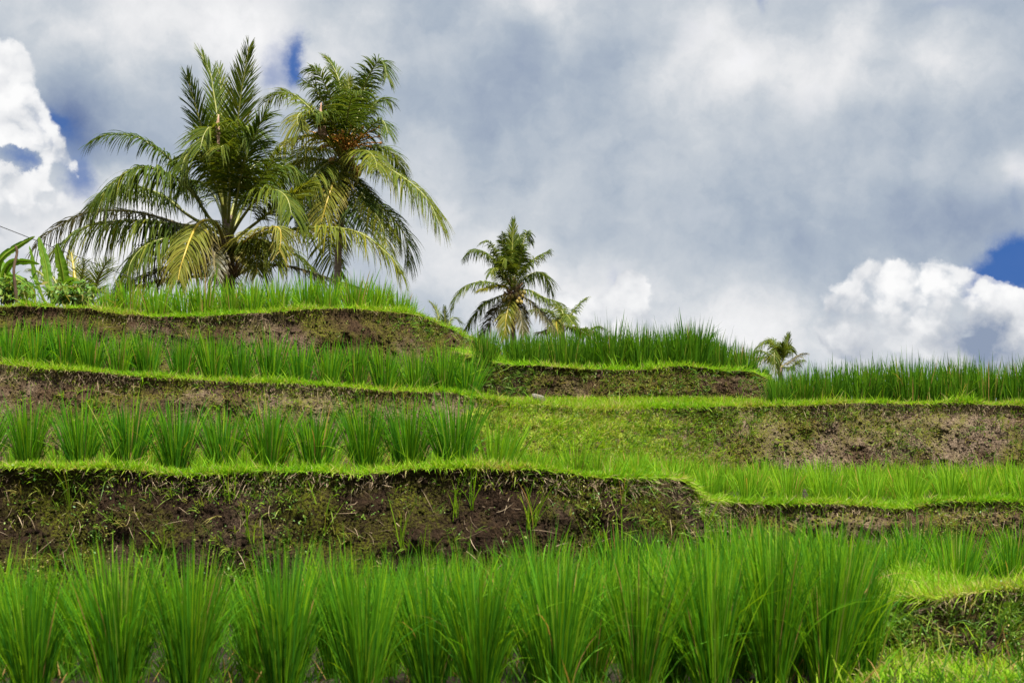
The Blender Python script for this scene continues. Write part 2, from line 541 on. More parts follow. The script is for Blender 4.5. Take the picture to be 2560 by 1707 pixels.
Z2 = ([-900, 300, 1150, 1500, 1800, 3400], [0.70, 0.70, 0.66, 0.55, 0.46, 0.46])
B1 = Bank([(-700, 1160, 8.0), (0, 1163, 8.0), (250, 1170, 8.0), (500, 1175, 8.0), (1000, 1176, 8.0), (1350, 1180, 8.1), (1550, 1190, 8.3), (1670, 1205, 8.6),
           (1735, 1226, 9.1), (1765, 1246, 9.7), (1810, 1254, 10.1), (2000, 1258, 10.2), (2200, 1257, 10.3), (2560, 1247, 10.5), (3300, 1240, 10.9)],
          0.0, 0.16, M['soil_black'], seed=3.0, rough=1.0, patch=lambda p, u, t: np.where(u > 1775 + 40 * (fbm(p * 6, 3) - .5), 2, 0))
B2 = Bank([(-700, 870, 12.6), (0, 910, 13), (326, 934, 13.2), (653, 957, 13.4), (980, 974, 13.6), (1200, 990, 13.9), (1330, 1008, 14.1), (1500, 1022, 14.4),
           (1700, 1018, 14.6), (1900, 1011, 14.8), (2200, 1009, 15), (2560, 1009, 15.2), (3300, 1005, 15.6)],
          Z2, ([-900, 1050, 1250, 1550, 1750, 2000, 3400], [0.14, 0.16, 0.65, 0.8, 0.4, 0.22, 0.2]), M['soil_grey'], seed=21.0, rough=0.8,
          patch=lambda p, u, t: np.where(np.interp(u, [1060, 1230, 1560, 1720], [0, 1, 1, 0]) * (1.25 - .5 * t) > .30 + 2.6 * (fbm(p * 4.5 + 5, 4) - .32), 3, 0))
Z3 = ([-900, 0, 1000, 1200, 1400, 1900, 3400], [1.60, 1.60, 1.44, 1.40, 1.39, 1.39, 1.36])
B3 = Bank([(-700, 765, 16.5), (0, 763, 17), (65, 765, 17), (218, 764, 17), (275, 777, 17), (435, 787, 17.1), (653, 777, 17.1), (816, 768, 17.2), (980, 774, 17.5),
           (1034, 785, 17.8), (1088, 806, 18.2), (1150, 838, 18.8), (1190, 866, 19.6), (1213, 890, 20.8), (1222, 905, 23.5), (1226, 915, 34)],
          Z3, ([-900, 900, 1060, 1190, 1230], [0.16, 0.2, 0.45, 0.6, 0.4]), M['soil_brown'], seed=37.0, step=0.035)
B3b = Bank([(1130, 872, 17.6), (1170, 885, 16.9), (1215, 897, 16.1), (1270, 907, 15.7), (1350, 914, 15.5), (1500, 920, 15.5), (1650, 919, 15.5), (1760, 917, 15.6),
            (1850, 926, 15.9), (1900, 941, 16.4), (1925, 958, 17.2), (1937, 972, 18.6), (1942, 985, 22), (1946, 990, 34)],
           1.38, ([1100, 1800, 1900, 2000], [0.10, 0.12, 0.22, 0.22]), M['soil_brown'], seed=55.0, step=0.03, rows=22, rough=0.75)
B0 = Bank([(2300, 1432, 7.9), (2235, 1450, 7.0), (2218, 1478, 6.3), (2258, 1494, 5.95), (2310, 1482, 5.84), (2370, 1488, 5.8), (2450, 1472, 5.72), (2560, 1468, 5.7), (3000, 1462, 5.7)],
          0.0, 0.20, M['soil_brown'], crown=0.45, seed=71.0, step=0.02, rows=22, rough=1.1)
BANKS = [B1, B2, B3, B3b, B0]
for b in BANKS:
    b.build()


class Field:
    def __init__(self, u, front, back, extra=None, sink=0.012):
        self.u, self.f, self.b = u, front, back
        rows = [front * (1 - a) + back * a for a in np.linspace(0, 1, 12)]
        if extra is not None:
            rows += extra
        g = np.array(rows)
        g[:, :, 2] -= sink
        g[1:, :, 2] += (fbm(g[1:].reshape(-1, 3) * 2.5, 3).reshape(g[1:].shape[:2]) - 0.5) * 0.03
        R, n = g.shape[:2]
        i, j = np.meshgrid(np.arange(R - 1), np.arange(n - 1), indexing='ij')
        q = np.stack([i * n + j, i * n + j + 1, (i + 1) * n + j + 1, (i + 1) * n + j], -1).reshape(-1, 4)
        mb = MB()
        mb.add(g.reshape(-1, 3), q)
        o = mb.build("terrain", M['soil_field'])
        tag(o, kind='structure')

    def at(self, u, d):
        f = np.array([np.interp(u, self.u, self.f[:, k]) for k in range(3)])
        b = np.array([np.interp(u, self.u, self.b[:, k]) for k in range(3)])
        a = (d - f[1]) / (b[1] - f[1])
        z = f[2] + (b[2] - f[2]) * min(1, max(0, a))
        return np.array([(u - 1280) / F * d * 1.0, d, z])


def at_u(pts, uu, u):
    return np.stack([np.interp(u, uu, pts[:, k]) for k in range(3)], 1)


def ray_back(u, d, z):
    return np.stack([(u - 1280) / F * d, np.full(len(u), d), np.full(len(u), z)], 1)


ug = np.linspace(-690, 3280, 260)
F2 = Field(ug, at_u(*B1.inner(), ug), at_u(*B2.base(), ug))
u3a = np.linspace(-690, 1180, 140)
F3a = Field(u3a, at_u(*B2.inner(), u3a), at_u(*B3.base(), u3a))
u3b = np.linspace(1130, 1935, 80)
F3b = Field(u3b, at_u(*B2.inner(), u3b), at_u(*B3b.base(), u3b))
u3c = np.linspace(1925, 3280, 80)
bk = ray_back(u3c, 34, 1.3)
F3c = Field(u3c, at_u(*B2.inner(), u3c), bk, [ray_back(u3c, 44, -0.3)])
u35 = np.linspace(1135, 1942, 80)
F35 = Field(u35, at_u(*B3b.inner(), u35), ray_back(u35, 34, 1.74), [ray_back(u35, 44, -0.3)])
u4 = np.linspace(-690, 1224, 140)
F4 = Field(u4, at_u(*B3.inner(), u4), ray_back(u4, 48, 2.35), [ray_back(u4, 62, -0.3)])

# ground to the horizon
gx = np.concatenate([-np.geomspace(3500, 7, 26), np.linspace(-6, 6, 160), np.geomspace(7, 3500, 26)])
gy = np.concatenate([-np.geomspace(600, 2, 12), np.linspace(-1, 12, 170), np.geomspace(13, 6000, 40)])
X, Y = np.meshgrid(gx, gy, indexing='xy')
pp = np.stack([X.ravel(), Y.ravel(), np.zeros(X.size)], 1)
near = np.exp(-((np.hypot(pp[:, 0], pp[:, 1] - 6) / 9) ** 4))
pp[:, 2] = near * ((fbm(pp * 3.5 + 4, 4) - 0.5) * 0.09) - 0.02
path = 1 / (1 + np.exp(-(pp[:, 0] - 1.25 + 0.15 * (pp[:, 1] - 5.5)) * 9)) / (1 + np.exp((pp[:, 1] - 6.6) * 5))
pp[:, 2] += near * path * 0.05
i, j = np.meshgrid(np.arange(len(gy) - 1), np.arange(len(gx) - 1), indexing='ij')
n = len(gx)
q = np.stack([i * n + j, i * n + j + 1, (i + 1) * n + j + 1, (i + 1) * n + j], -1).reshape(-1, 4)
mb = MB()
mb.add(pp, q)
tag(mb.build("ground", M['soil_field']), kind='structure')


def ground_z(x, y):
    p = np.stack([x, y, np.zeros(len(x))], 1)
    pa = 1 / (1 + np.exp(-(x - 1.25 + 0.15 * (y - 5.5)) * 9)) / (1 + np.exp((y - 6.6) * 5))
    nr = np.exp(-((np.hypot(x, y - 6) / 9) ** 4))
    return nr * ((fbm(p * 3.5 + 4, 4) - 0.5) * 0.09) - 0.02 + nr * pa * 0.05


# ------------------------------------------------------------------ grass and weeds
def rand_side(d, ang=None):
    n = len(d)
    r = rng.normal(size=(n, 3))
    return unit(np.cross(d, r))


def grass_blades(mb, p, out2, h, w, lean_out, spread=0.5, segs=2, tmean=0.5, tstd=0.22, droop=0.3):
    n = len(p)
    d = np.concatenate([rng.normal(0, spread, (n, 2)), np.ones((n, 1))], 1)
    d[:, :2] += out2 * np.asarray(lean_out)[:, None]
    d = unit(d)
    L = h * rng.uniform(0.5, 1.35, n)
    W = w * rng.uniform(0.6, 1.3, n)
    bend = np.concatenate([d[:, :2] * 0.6, -np.full((n, 1), 1.0)], 1) * (droop * rng.random(n))[:, None]
    tint = np.zeros((n, 3))
    tint[:, 0] = np.clip(rng.normal(tmean, tstd, n) + (fbm(p * 1.7, 3) - 0.5) * 0.9, 0, 1)
    tint[rng.random(n) < .05 + .12 * (fbm(p * 2.3 + 41, 3) > .56), 0] = 1.0
    ribbons(mb, p, d, L, W, bend, rand_side(d), segs, tint=tint)


def lip_grass(bank, n, h, w, label, mask=None, a0=0.2):
    mb = MB()
    p, o2, u, a = bank.crown_pts(n, a0, 0.999, mask)
    thin = rng.random(len(p)) < np.clip((fbm(p * 3, 3) - .28) * 4.2, .28, 1)
    p, o2, a = p[thin], o2[thin], a[thin]
    hh = h * (0.2 + 1.6 * fbm(p * 3.1 + 7, 3)) * (1 + 1.3 * ((rng.random(len(p)) < .10) & (fbm(p * 7 + 3, 3) > .57)))
    grass_blades(mb, p - [0, 0, .006], o2, hh, w, 0.1 + 0.5 * a ** 3)
    # fringe hanging over the edge
    m = n // 11
    p, o2, u, a = bank.crown_pts(m, 0.93, 0.999, mask)
    keep = rng.random(len(p)) < 0.25 + 1.1 * fbm(p * 4 + 3, 3)
    p, o2 = p[keep], o2[keep]
    grass_blades(mb, p - [0, 0, .004], o2, np.full(len(p), h * 1.15), w, rng.uniform(0.6, 2.2, len(p)), droop=0.9, segs=3, tmean=0.6)
    p, nn, u, t = bank.sample(int(n * 0.22), 0.0, 0.22, lambda p, u, t: (fbm(p * 1.6 + 91, 3) > .48) * np.clip((1 - t / 0.22) * (0.2 + 1.3 * fbm(p * 3 + 11, 3)), 0, 1))
    grass_blades(mb, p, nn[:, :2], np.full(len(p), h * 0.8), w, rng.uniform(0.3, 1.6, len(p)), droop=0.6, segs=2, tmean=0.62)
    ob = mb.build("grass", M['grass'])
    tag(ob, label, "grass", kind='stuff')


lip_grass(B1, 42000, 0.06, 0.0055, "short bright grass edging the lowest dark soil bank")
lip_grass(B2, 42000, 0.075, 0.0065, "band of short grass along the top of the middle grey bank")
lip_grass(B3, 34000, 0.09, 0.008, "short grass along the rim of the uppermost terrace")
lip_grass(B3b, 22000, 0.09, 0.007, "short grass topping the small bank right of centre")
lip_grass(B0, 17000, 0.08, 0.004, "grass covering the low mound at the lower right")


def weeds(bank, n_tuft, n_leaf, n_straw, label, tuft_h=0.08, mask=None, w=0.005, straw_label=None, tm=0.5):
    dens = mask if mask is not None else (lambda p, u, t: np.clip((fbm(p * 2.2 + 31, 4) - 0.40) * 4, 0.16, 1))
    mb = MB()
    # small tufts of 4..7 blades
    p, nn, u, t = bank.sample(n_tuft * 2, 0.02, 1.0, dens)
    k = rng.integers(3, 7, len(p))
    P4 = np.repeat(p, k, 0) + rng.normal(0, 0.006, (k.sum(), 3))
    N4 = np.repeat(nn, k, 0)
    d = unit(N4 * 0.7 + rng.normal(0, 0.45, P4.shape) + [0, 0, 0.75])
    L = np.repeat(tuft_h * rng.uniform(0.4, 1.6, len(p)), k) * rng.uniform(0.6, 1.2, len(P4))
    tint = np.zeros((len(P4), 3))
    tint[:, 0] = np.clip(np.repeat(rng.normal(tm + .05, 0.25, len(p)), k) + rng.normal(0, 0.08, len(P4)), 0, 1)
    ribbons(mb, P4, d, L, w * rng.uniform(0.6, 1.3, len(P4)), np.stack([N4[:, 0] * .2, N4[:, 1] * .2, -rng.uniform(0.1, 0.7, len(P4))], 1), rand_side(d), 3, tint=tint)
    # small round-leaved weeds: clusters of leaves
    p, nn, u, t = bank.sample(n_leaf * 2, 0.02, 1.0, dens)
    k = rng.integers(3, 9, len(p))
    N4 = np.repeat(nn, k, 0)
    P4 = np.repeat(p, k, 0) + rng.normal(0, 0.02, (k.sum(), 3)) + N4 * rng.uniform(0.004, 0.02, (k.sum(), 1))
    d = unit(rng.normal(0, 1, P4.shape) + N4 * 0.5 + [0, 0, 0.2])
    side = unit(np.cross(d, N4 + [0, 0, 0.6] + rng.normal(0, .3, P4.shape)))
    L = np.repeat(rng.uniform(0.006, 0.017, len(p)), k) * rng.uniform(0.7, 1.3, len(P4))
    tint = np.zeros((len(P4), 3))
    tint[:, 0] = np.clip(np.repeat(rng.normal(tm, 0.28, len(p)), k), 0, 1)
    ribbons(mb, P4, d, L, L * rng.uniform(0.4, 0.7, len(P4)), np.zeros_like(P4) - [0, 0, .15], side, 3, prof=lambda t: np.sin(np.pi * np.clip(t, 0.06, 0.97)), tint=tint)
    tag(mb.build("weeds", M['weed']), label, "weeds", kind='stuff')
    mb = MB()
    p, nn, u, t = bank.sample(n_straw, 0.0, 0.95, lambda p, u, t: np.clip(1.15 - t, 0.2, 1) * np.clip(fbm(p * 2.7 + 77, 3) * 2 - 0.5, 0.1, 1))
    d = unit(nn * 0.35 + rng.normal(0, 0.6, p.shape) + np.array([0, 0, -0.5]))
    L = rng.uniform(0.03, 0.13, len(p))
    tint = np.zeros((len(p), 3))
    tint[:, 0] = rng.random(len(p))
    ribbons(mb, p + nn * .006, d, L, rng.uniform(0.002, 0.0042, len(p)) * (w / 0.005), rng.normal(0, .35, p.shape), rand_side(d), 3, tint=tint)
    p, nn, u, t = bank.sample(n_straw * 3, 0.0, 0.13, lambda p, u, t: np.clip((fbm(p * 1.9 + 13, 3) - .42) * 5, 0.04, 1) * (1 - t / .14))
    d = unit(nn * 0.55 + rng.normal(0, 0.55, p.shape) + np.array([0, 0, -0.35]))
    tint = np.zeros((len(p), 3))
    tint[:, 0] = rng.random(len(p))
    ribbons(mb, p + nn * .004, d, rng.uniform(0.02, 0.07, len(p)), rng.uniform(0.002, 0.0042, len(p)) * (w / 0.005), rng.normal(0, .35, p.shape) - [0, 0, .3], rand_side(d), 3, tint=tint)
    tag(mb.build("dry_straw", M['straw']), straw_label, "straw", kind='stuff')


weeds(B1, 5200, 4200, 4800, "scattered green weeds growing on the dark lowest bank", 0.085,
      mask=lambda p, u, t: np.clip((fbm(p * 2.2 + 31, 4) - 0.42) * 4, 0.12, 1) * np.interp(u, [0, 900, 1250, 1500, 1760, 2600], [1, .9, .6, .28, .3, .3]) * np.clip(1.15 - .85 * t, .1, 1),
      straw_label="dry straw and roots hanging from the dark lowest bank")
weeds(B2, 8000, 6000, 4200, "yellow green weeds on the middle bank, dense where it slopes at the centre", 0.085,
      mask=lambda p, u, t: np.clip(np.clip((fbm(p * 1.7 + 31, 4) - 0.44) * 4, 0.12, 1) * np.interp(u, [0, 700, 1000, 1180, 1300, 1650, 1850, 2100, 2560], [.25, .3, .4, .7, 1, 1, .8, .5, .3])
                                   + np.interp(u, [1150, 1280, 1600, 1760], [0, .85, .85, 0]) + (t < .2) * np.interp(u, [1500, 1700, 2000, 2200], [0, .7, .5, 0]), 0, 1),
      w=0.006, straw_label="dry straw scattered over the middle grey bank")
weeds(B3, 3600, 3000, 3200, "patchy weeds on the brown bank under the uppermost terrace", 0.08,
      mask=lambda p, u, t: np.clip(np.clip((fbm(p * 1.7 + 31, 4) - 0.44) * 4, 0.12, 1) * .7 + np.interp(u, [1000, 1080, 1250], [0, .9, 1]), 0, 1), w=0.007,
      straw_label="dry straw on the brown bank under the uppermost terrace")
weeds(B3b, 3200, 2400, 1600, "yellowish weeds on the small dark bank right of centre", 0.08, w=0.006,
      straw_label="dry straw on the small dark bank right of centre")
weeds(B0, 2600, 3000, 1600, "green creeping weeds over the face of the low right mound", 0.09, w=0.005,
      mask=lambda p, u, t: np.clip(0.25 + (fbm(p * 3 + 31, 4) - 0.42) * 5, 0.2, 1), tm=0.36, straw_label="dry straw on the face of the low right mound")

mb = MB()
for u, t in ((1140, .35), (1180, .3), (1290, .12), (1310, .45), (1330, .4), (1530, .12), (1540, .2), (1700, .35), (1720, .3), (1745, .45), (580, .2), (640, .5), (1000, .55), (1060, .7), (430, .65), (170, .3), (820, .45), (1440, .7), (1480, .6), (1600, .7)):
    j = int(np.argmin(np.abs(B1.u - u)))
    rr = B1.ncrown + int(t * (B1.rows - B1.ncrown - 1))
    p0 = B1.g[rr, j]
    k = rng.integers(5, 10)
    d = unit(np.tile(np.array([*(B1.nrm[j] * .22), 1.0]), (k, 1)) + rng.normal(0, .16, (k, 3)))
    tint = np.zeros((k, 3))
    tint[:, 0] = np.clip(rng.normal(.6, .15, k), 0, .9)
    ribbons(mb, np.tile(p0, (k, 1)) + rng.normal(0, .008, (k, 3)), d, rng.uniform(.12, .34, k), np.full(k, .0058), np.stack([rng.normal(0, .2, k), -rng.random(k) * .25, -rng.uniform(0, .25, k)], 1), rand_side(d), 5, tint=tint)
tag(mb.build("grass", M['young_rice']), "tall thin grass stalks growing out of the dark lowest bank", "grass", kind='stuff')

# dense turf over the sloping middle part of the middle bank and over the path behind it
mb = MB()
p, nn, u, t = B2.sample(150000, 0.0, 0.98, lambda p, u, t: np.clip(np.interp(u, [1120, 1300, 1560, 1700, 1900], [0, .8, .9, .35, 0]) * (1.15 - .55 * t), 0, 1) * np.clip((fbm(p * 4.5 + 5, 4) - .36) * 4.5, 0.04, 1))
grass_blades(mb, p, nn[:, :2], np.full(len(p), 0.07), 0.0062, rng.uniform(0.2, 1.2, len(p)), segs=2, tmean=0.5, droop=0.5)
p, nn, u, t = B2.sample(2600, 0.02, 0.97, lambda p, u, t: np.interp(u, [1150, 1300, 1560, 1750, 2000], [.1, 1, 1, .6, 0]) * np.clip((fbm(p * 2.5 + 15, 3) - .35) * 4, .1, 1))
k = rng.integers(6, 14, len(p))
P4 = np.repeat(p, k, 0) + rng.normal(0, .012, (k.sum(), 3))
grass_blades(mb, P4, np.repeat(nn[:, :2], k, 0), np.repeat(rng.uniform(.06, .13, len(p)), k), 0.0065, rng.uniform(.2, 1.3, len(P4)), segs=3, tmean=.5, droop=.7)
n = 26000
uu = rng.uniform(1100, 1990, n)
aa = rng.random(n)
fz, bz = at_u(*B2.inner(), uu), at_u(*B3b.base(), uu)
pp = fz * (1 - aa[:, None]) + bz * aa[:, None]
keep = pp[:, 1] > 13
pp = pp[keep]
grass_blades(mb, pp - [0, 0, .01], np.tile([0, -1.0], (len(pp), 1)), np.full(len(pp), 0.07), 0.0065, np.full(len(pp), 0.2), tmean=0.55)
tag(mb.build("grass", M['sunny_grass']), "yellow green turf over the sloping centre of the middle bank and the ledge above", "grass", kind='stuff')

# lower right path and front edge
mb = MB()
n = 60000
x = rng.uniform(0.35, 3.2, n)
y = rng.uniform(4.3, 6.6, n)
edge = 4.98 + 0.55 * np.clip((x - 0.75) / 0.9, 0, 1.2) + 0.6 * np.clip((x - 1.3) / 0.4, 0, 3)
keep = (y < edge + rng.normal(0, 0.05, n)) & ((y < 5.9) | (x < 1.62)) & (y < 6.5)
keep &= rng.random(n) < np.clip((x - 0.35) * 2.2, 0, 1)
x, y = x[keep], y[keep]
z = ground_z(x, y)
pp = np.stack([x, y, z], 1)
th = rng.random(len(pp)) < 0.25 + 0.9 * fbm(pp * 6, 3)
pp = pp[th]
grass_blades(mb, pp, np.zeros((len(pp), 2)), 0.05 * (0.5 + fbm(pp * 4, 3)), 0.0045, np.zeros(len(pp)), spread=0.6, tmean=0.5, droop=0.5, segs=3)
sel = rng.random(len(pp)) < .02
grass_blades(mb, pp[sel], np.zeros((sel.sum(), 2)), np.full(sel.sum(), .15), 0.006, np.zeros(sel.sum()), spread=0.3, tmean=0.55, droop=0.6, segs=4)
tag(mb.build("grass", M['grass']), "bright green grass on the path at the lower right corner", "grass", kind='stuff')

# sparse low grass and straw on the mud between the front clumps
mb = MB()
n = 30000
x = rng.uniform(-3.2, 2.2, n)
y = rng.uniform(4.4, 8.2, n)
pp = np.stack([x, y, ground_z(x, y)], 1)
pp = pp[rng.random(n) < np.clip((fbm(pp * 2.2, 3) - .35) * 3, 0.05, 1)]
grass_blades(mb, pp, np.zeros((len(pp), 2)), 0.07 + 0.12 * rng.random(len(pp)) ** 2, 0.005, np.zeros(len(pp)), spread=0.45, tmean=0.3, segs=3)
tag(mb.build("grass", M['dark_rice']), "thin low shoots on the mud between the front clumps of rice", "grass", kind='stuff')


# ------------------------------------------------------------------ rice
def clump_mesh(name, mat, n=150, H=0.5, fan=15.0, width=0.0085, base_r=0.045, dead=0.03, tmean=0.42, droop=0.05, tall=0.24):
    mb = MB()
    ph = rng.uniform(0, 2 * np.pi, n)
    rr = np.sqrt(rng.random(n))
    th = np.radians(np.clip(rr * fan * rng.uniform(0.5, 1.25, n) + rng.normal(0, 2.0, n), 0, 40))
    rad = np.stack([np.cos(ph), np.sin(ph), 0 * ph], 1)
    base = rad * (rr * base_r)[:, None] + rng.normal(0, 0.006, (n, 3)) * [1, 1, 0]
    d = unit(rad * np.sin(th)[:, None] + np.array([0, 0, 1.0]) * np.cos(th)[:, None] + rng.normal(0, 0.03, (n, 3)))
    L = H * (rng.uniform(0.74, 1.04, n) + tall * rng.random(n) * (rng.random(n) < 0.22))
    L *= np.where(rng.random(n) < 0.25, rng.uniform(0.45, 0.85, n), 1)
    start = np.where(rng.random(n) < 0.45, rng.uniform(0.05, 0.35, n), 0)
    base = base + d * (start * L)[:, None]
    base[:, 2] = np.where(start == 0, -0.02, base[:, 2])
    Lr = L * (1 - start * 0.85)
    W = width * rng.uniform(0.55, 1.25, n)
    bent = rng.random(n)
    bb = np.where(bent < 0.11, rng.uniform(0.2, 0.55, n), droop * rng.random(n))
    bend = rad * bb[:, None] - np.array([0, 0, 1.0]) * (bb * 0.75)[:, None]
    tint = np.zeros((n, 3))
    tint[:, 0] = np.clip(rng.normal(tmean, 0.28, n), 0, 0.86)
    dd = rng.random(n) < dead
    tint[dd, 0] = rng.uniform(0.92, 1.0, dd.sum())
    side = rand_side(d)
    ribbons(mb, base, d, Lr, W, bend, side, 5, tint=tint, power=2.5)
    return mb.mesh(name, [mat])


V_TALL = [clump_mesh("rice_leaves", M['rice'], 440, 0.55, 16.5, 0.0050, 0.042, dead=0.02, droop=.12, tmean=.36, tall=.14) for _ in range(6)]
V_MID = [clump_mesh("rice_leaves", M['rice'], 290, 0.45, 18, 0.0070, 0.045, dead=0.02, droop=.12, tmean=.33) for _ in range(6)]
V_FAR = [clump_mesh("rice_leaves", M['rice'], 220, 0.45, 16, 0.008, 0.06, dead=0.02, tmean=0.36, droop=.1) for _ in range(6)]
V_YOUNG = [clump_mesh("rice_leaves", M['young_rice'], 150, 0.33, 20, 0.007, 0.07, dead=0.025, droop=.12) for _ in range(6)]
V_SKY = [clump_mesh("rice_leaves", M['dark_rice'], 220, 0.45, 12, 0.0085, 0.12, dead=0.02, tmean=0.4, droop=.06) for _ in range(6)]
V_TOP = [clump_mesh("rice_leaves", M['rice'], 160, 0.36, 15, 0.008, 0.07, dead=0.02, tmean=0.6, droop=.1) for _ in range(5)]
BASEH = {id(V_SKY): 0.45, id(V_TALL): 0.55, id(V_MID): 0.45, id(V_FAR): 0.45, id(V_YOUNG): 0.33, id(V_TOP): 0.36}
NCL = [0]
ORD = ["first", "second", "third", "fourth", "fifth", "sixth", "seventh", "eighth", "ninth", "tenth", "eleventh", "twelfth", "thirteenth", "fourteenth",
       "fifteenth", "sixteenth", "seventeenth", "eighteenth", "nineteenth", "twentieth"]


def clump(variants, pos, h, label, group):
    o = bpy.data.objects.new("rice_clump", random.choice(variants))
    COL.objects.link(o)
    o.location = pos
    s = h / BASEH[id(variants)]
    o.scale = (s * random.uniform(0.9, 1.12), s * random.uniform(0.9, 1.12), s)
    o.rotation_euler = (random.gauss(0, 0.03), random.gauss(0, 0.04), random.uniform(0, 6.28))
    tag(o, label, "rice plant", group)
    NCL[0] += 1
    return o


# front row, by the bottom edge of the picture
front = [(-95, 4.9, .54), (95, 4.9, .55), (300, 4.9, .57), (497, 4.95, .55), (714, 4.95, .58), (925, 4.95, .56), (1085, 5.1, .52), (1190, 5.0, .56), (1405, 5.0, .59),
         (1590, 5.05, .58), (1775, 5.1, .60), (1930, 5.2, .60), (2050, 5.25, .64), (2150, 5.4, .52)]
seen = 0
for u, d, h in front:
    if u > -20:
        lab = "large rice clump, %s from the left in the blurred front row along the bottom edge" % ORD[seen]
        seen += 1
    else:
        lab = "large rice clump cut by the left edge of the picture in the front row"
    x = (u - 1280) / F * d
    clump(V_TALL, (x + random.uniform(-.02, .02), d, float(ground_z(np.array([x]), np.array([d]))[0])), h * random.uniform(.92, 1.02), lab, "rice clumps of the front row")
for d, u0, u1, du, h in ((5.4, 10, 2140, 165, .46), (5.95, 950, 2150, 150, .44), (6.5, 1350, 2180, 150, .46), (7.1, 1560, 2500, 135, .46), (7.8, 1640, 2620, 125, .46), (8.6, 1800, 2640, 120, .44)):
    for u in np.arange(u0, u1, du):
        uu = u + random.uniform(-25, 25)
        dd = d + random.uniform(-.08, .08)
        if 2190 < uu < 2700 and dd < 7.0:
            continue
        x = (uu - 1280) / F * dd
        if uu > 2200:
            lab, grp = "rice clump in the thicket behind the grassy mound at the right edge", "rice clumps behind the right mound"
        else:
            lab, grp = "smaller rice clump filling the gaps just behind the front row", "rice clumps behind the front row"
        clump(V_TALL if d < 6 else V_MID, (x, dd, float(ground_z(np.array([x]), np.array([dd]))[0])), h * random.uniform(.88, 1.1), lab, grp)

# second terrace, left: one row of separate clumps
row2 = [(-45, .36), (77, .39), (207, .41), (325, .42), (444, .41), (559, .37), (677, .42), (788, .38), (915, .42), (1025, .43), (1136, .45)]
for k, (u, h) in enumerate(row2):
    d = 8.75 + random.uniform(-.05, .05)
    lab = "rice clump, %s from the left in the row above the dark lowest bank" % ORD[k - 1] if k else "rice clump cut by the left edge in the row above the dark lowest bank"
    clump(V_MID, F2.at(u, d) - [0, 0, .01], h * 1.2, lab, "row of rice clumps above the dark lowest bank")
clump(V_YOUNG, F2.at(1242, 8.9), .40, "small yellow green rice clump standing right of the tall row above the dark bank", "row of rice clumps above the dark lowest bank")
for u in np.arange(20, 1130, 115):
    clump(V_YOUNG, F2.at(u + random.uniform(-30, 30), 9.5 + random.uniform(-.2, .2)), random.uniform(.18, .26),
          "low pale rice tuft showing between the clumps above the dark bank", "low rice tufts behind the second row")
for u in (1305, 1345, 1395, 1440, 1490, 1540, 1585, 1640, 1690):
    clump(V_YOUNG, F2.at(u, 9.5 + random.uniform(-.4, .5)), random.uniform(.19, .27), "thin short rice tuft on the grassy ledge at the centre", "short rice tufts at the centre")
# second terrace, right: dense young rice
for d, u0 in ((10.75, 1775), (11.25, 1700), (11.9, 1600), (12.7, 1560), (13.6, 1680)):
    for u in np.arange(u0, 2660, 290 / d * 3.6):
        clump(V_YOUNG, F2.at(u + random.uniform(-18, 18), d + random.uniform(-.1, .1)), random.uniform(.27, .34) * (0.8 if u < 1750 else 1),
              "yellow green young rice clump in the dense bed on the lower right terrace", "young rice of the lower right terrace")
# third terrace, left
row3 = [19, 88, 161, 226, 298, 367, 455, 536, 605, 677, 750, 823, 890, 960, 1042, 1110, 1165]
for k, u in enumerate(row3):
    d = np.interp(u, [0, 1200], [13.45, 14.3]) + random.uniform(-.04, .04)
    clump(V_FAR, F3a.at(u, d) - [0, 0, .015], np.interp(u, [0, 300, 900, 1200], [.57, .55, .58, .57]) * random.uniform(.93, 1.06),
          "green rice clump, %s from the left in the row above the grey bank" % ORD[k], "row of rice clumps above the grey bank")
for u in np.arange(-60, 1200, 260):
    clump(V_FAR, F3a.at(u + random.uniform(-20, 20), np.interp(u, [0, 1200], [14.2, 15.0])), random.uniform(.36, .42),
          "rice clump half hidden behind the row above the grey bank", "second row of rice above the grey bank")
# top terrace
for r, (d, du) in enumerate(((17.6, 62), (18.3, 66))):
    for u in np.arange(262 + 25 * r, 1060, du):
        dd = d + np.interp(u, [850, 1060], [0, 1.1])
        p = F4.at(u + random.uniform(-12, 12), dd)
        clump(V_TOP, p - [0, 0, .01], random.uniform(.50, .62) * np.interp(u, [240, 340, 960, 1060], [.75, 1, 1, .6]),
              "bright back-lit rice clump on the uppermost terrace below the palms", "rice on the uppermost terrace")
# small terrace right of centre
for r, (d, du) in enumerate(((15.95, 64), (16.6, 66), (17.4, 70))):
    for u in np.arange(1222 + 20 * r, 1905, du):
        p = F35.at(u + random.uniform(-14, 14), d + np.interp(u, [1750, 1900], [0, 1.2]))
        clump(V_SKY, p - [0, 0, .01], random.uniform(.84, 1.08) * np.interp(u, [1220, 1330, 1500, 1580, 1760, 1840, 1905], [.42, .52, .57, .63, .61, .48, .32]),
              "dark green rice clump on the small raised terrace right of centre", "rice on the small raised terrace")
# third terrace, right
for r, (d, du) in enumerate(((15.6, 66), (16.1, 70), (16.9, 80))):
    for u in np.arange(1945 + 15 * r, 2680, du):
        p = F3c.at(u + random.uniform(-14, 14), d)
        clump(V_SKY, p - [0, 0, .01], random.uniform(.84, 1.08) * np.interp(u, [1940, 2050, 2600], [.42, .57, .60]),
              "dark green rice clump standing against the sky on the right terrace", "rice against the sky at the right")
print("RICE", NCL[0])

# ------------------------------------------------------------------ palms


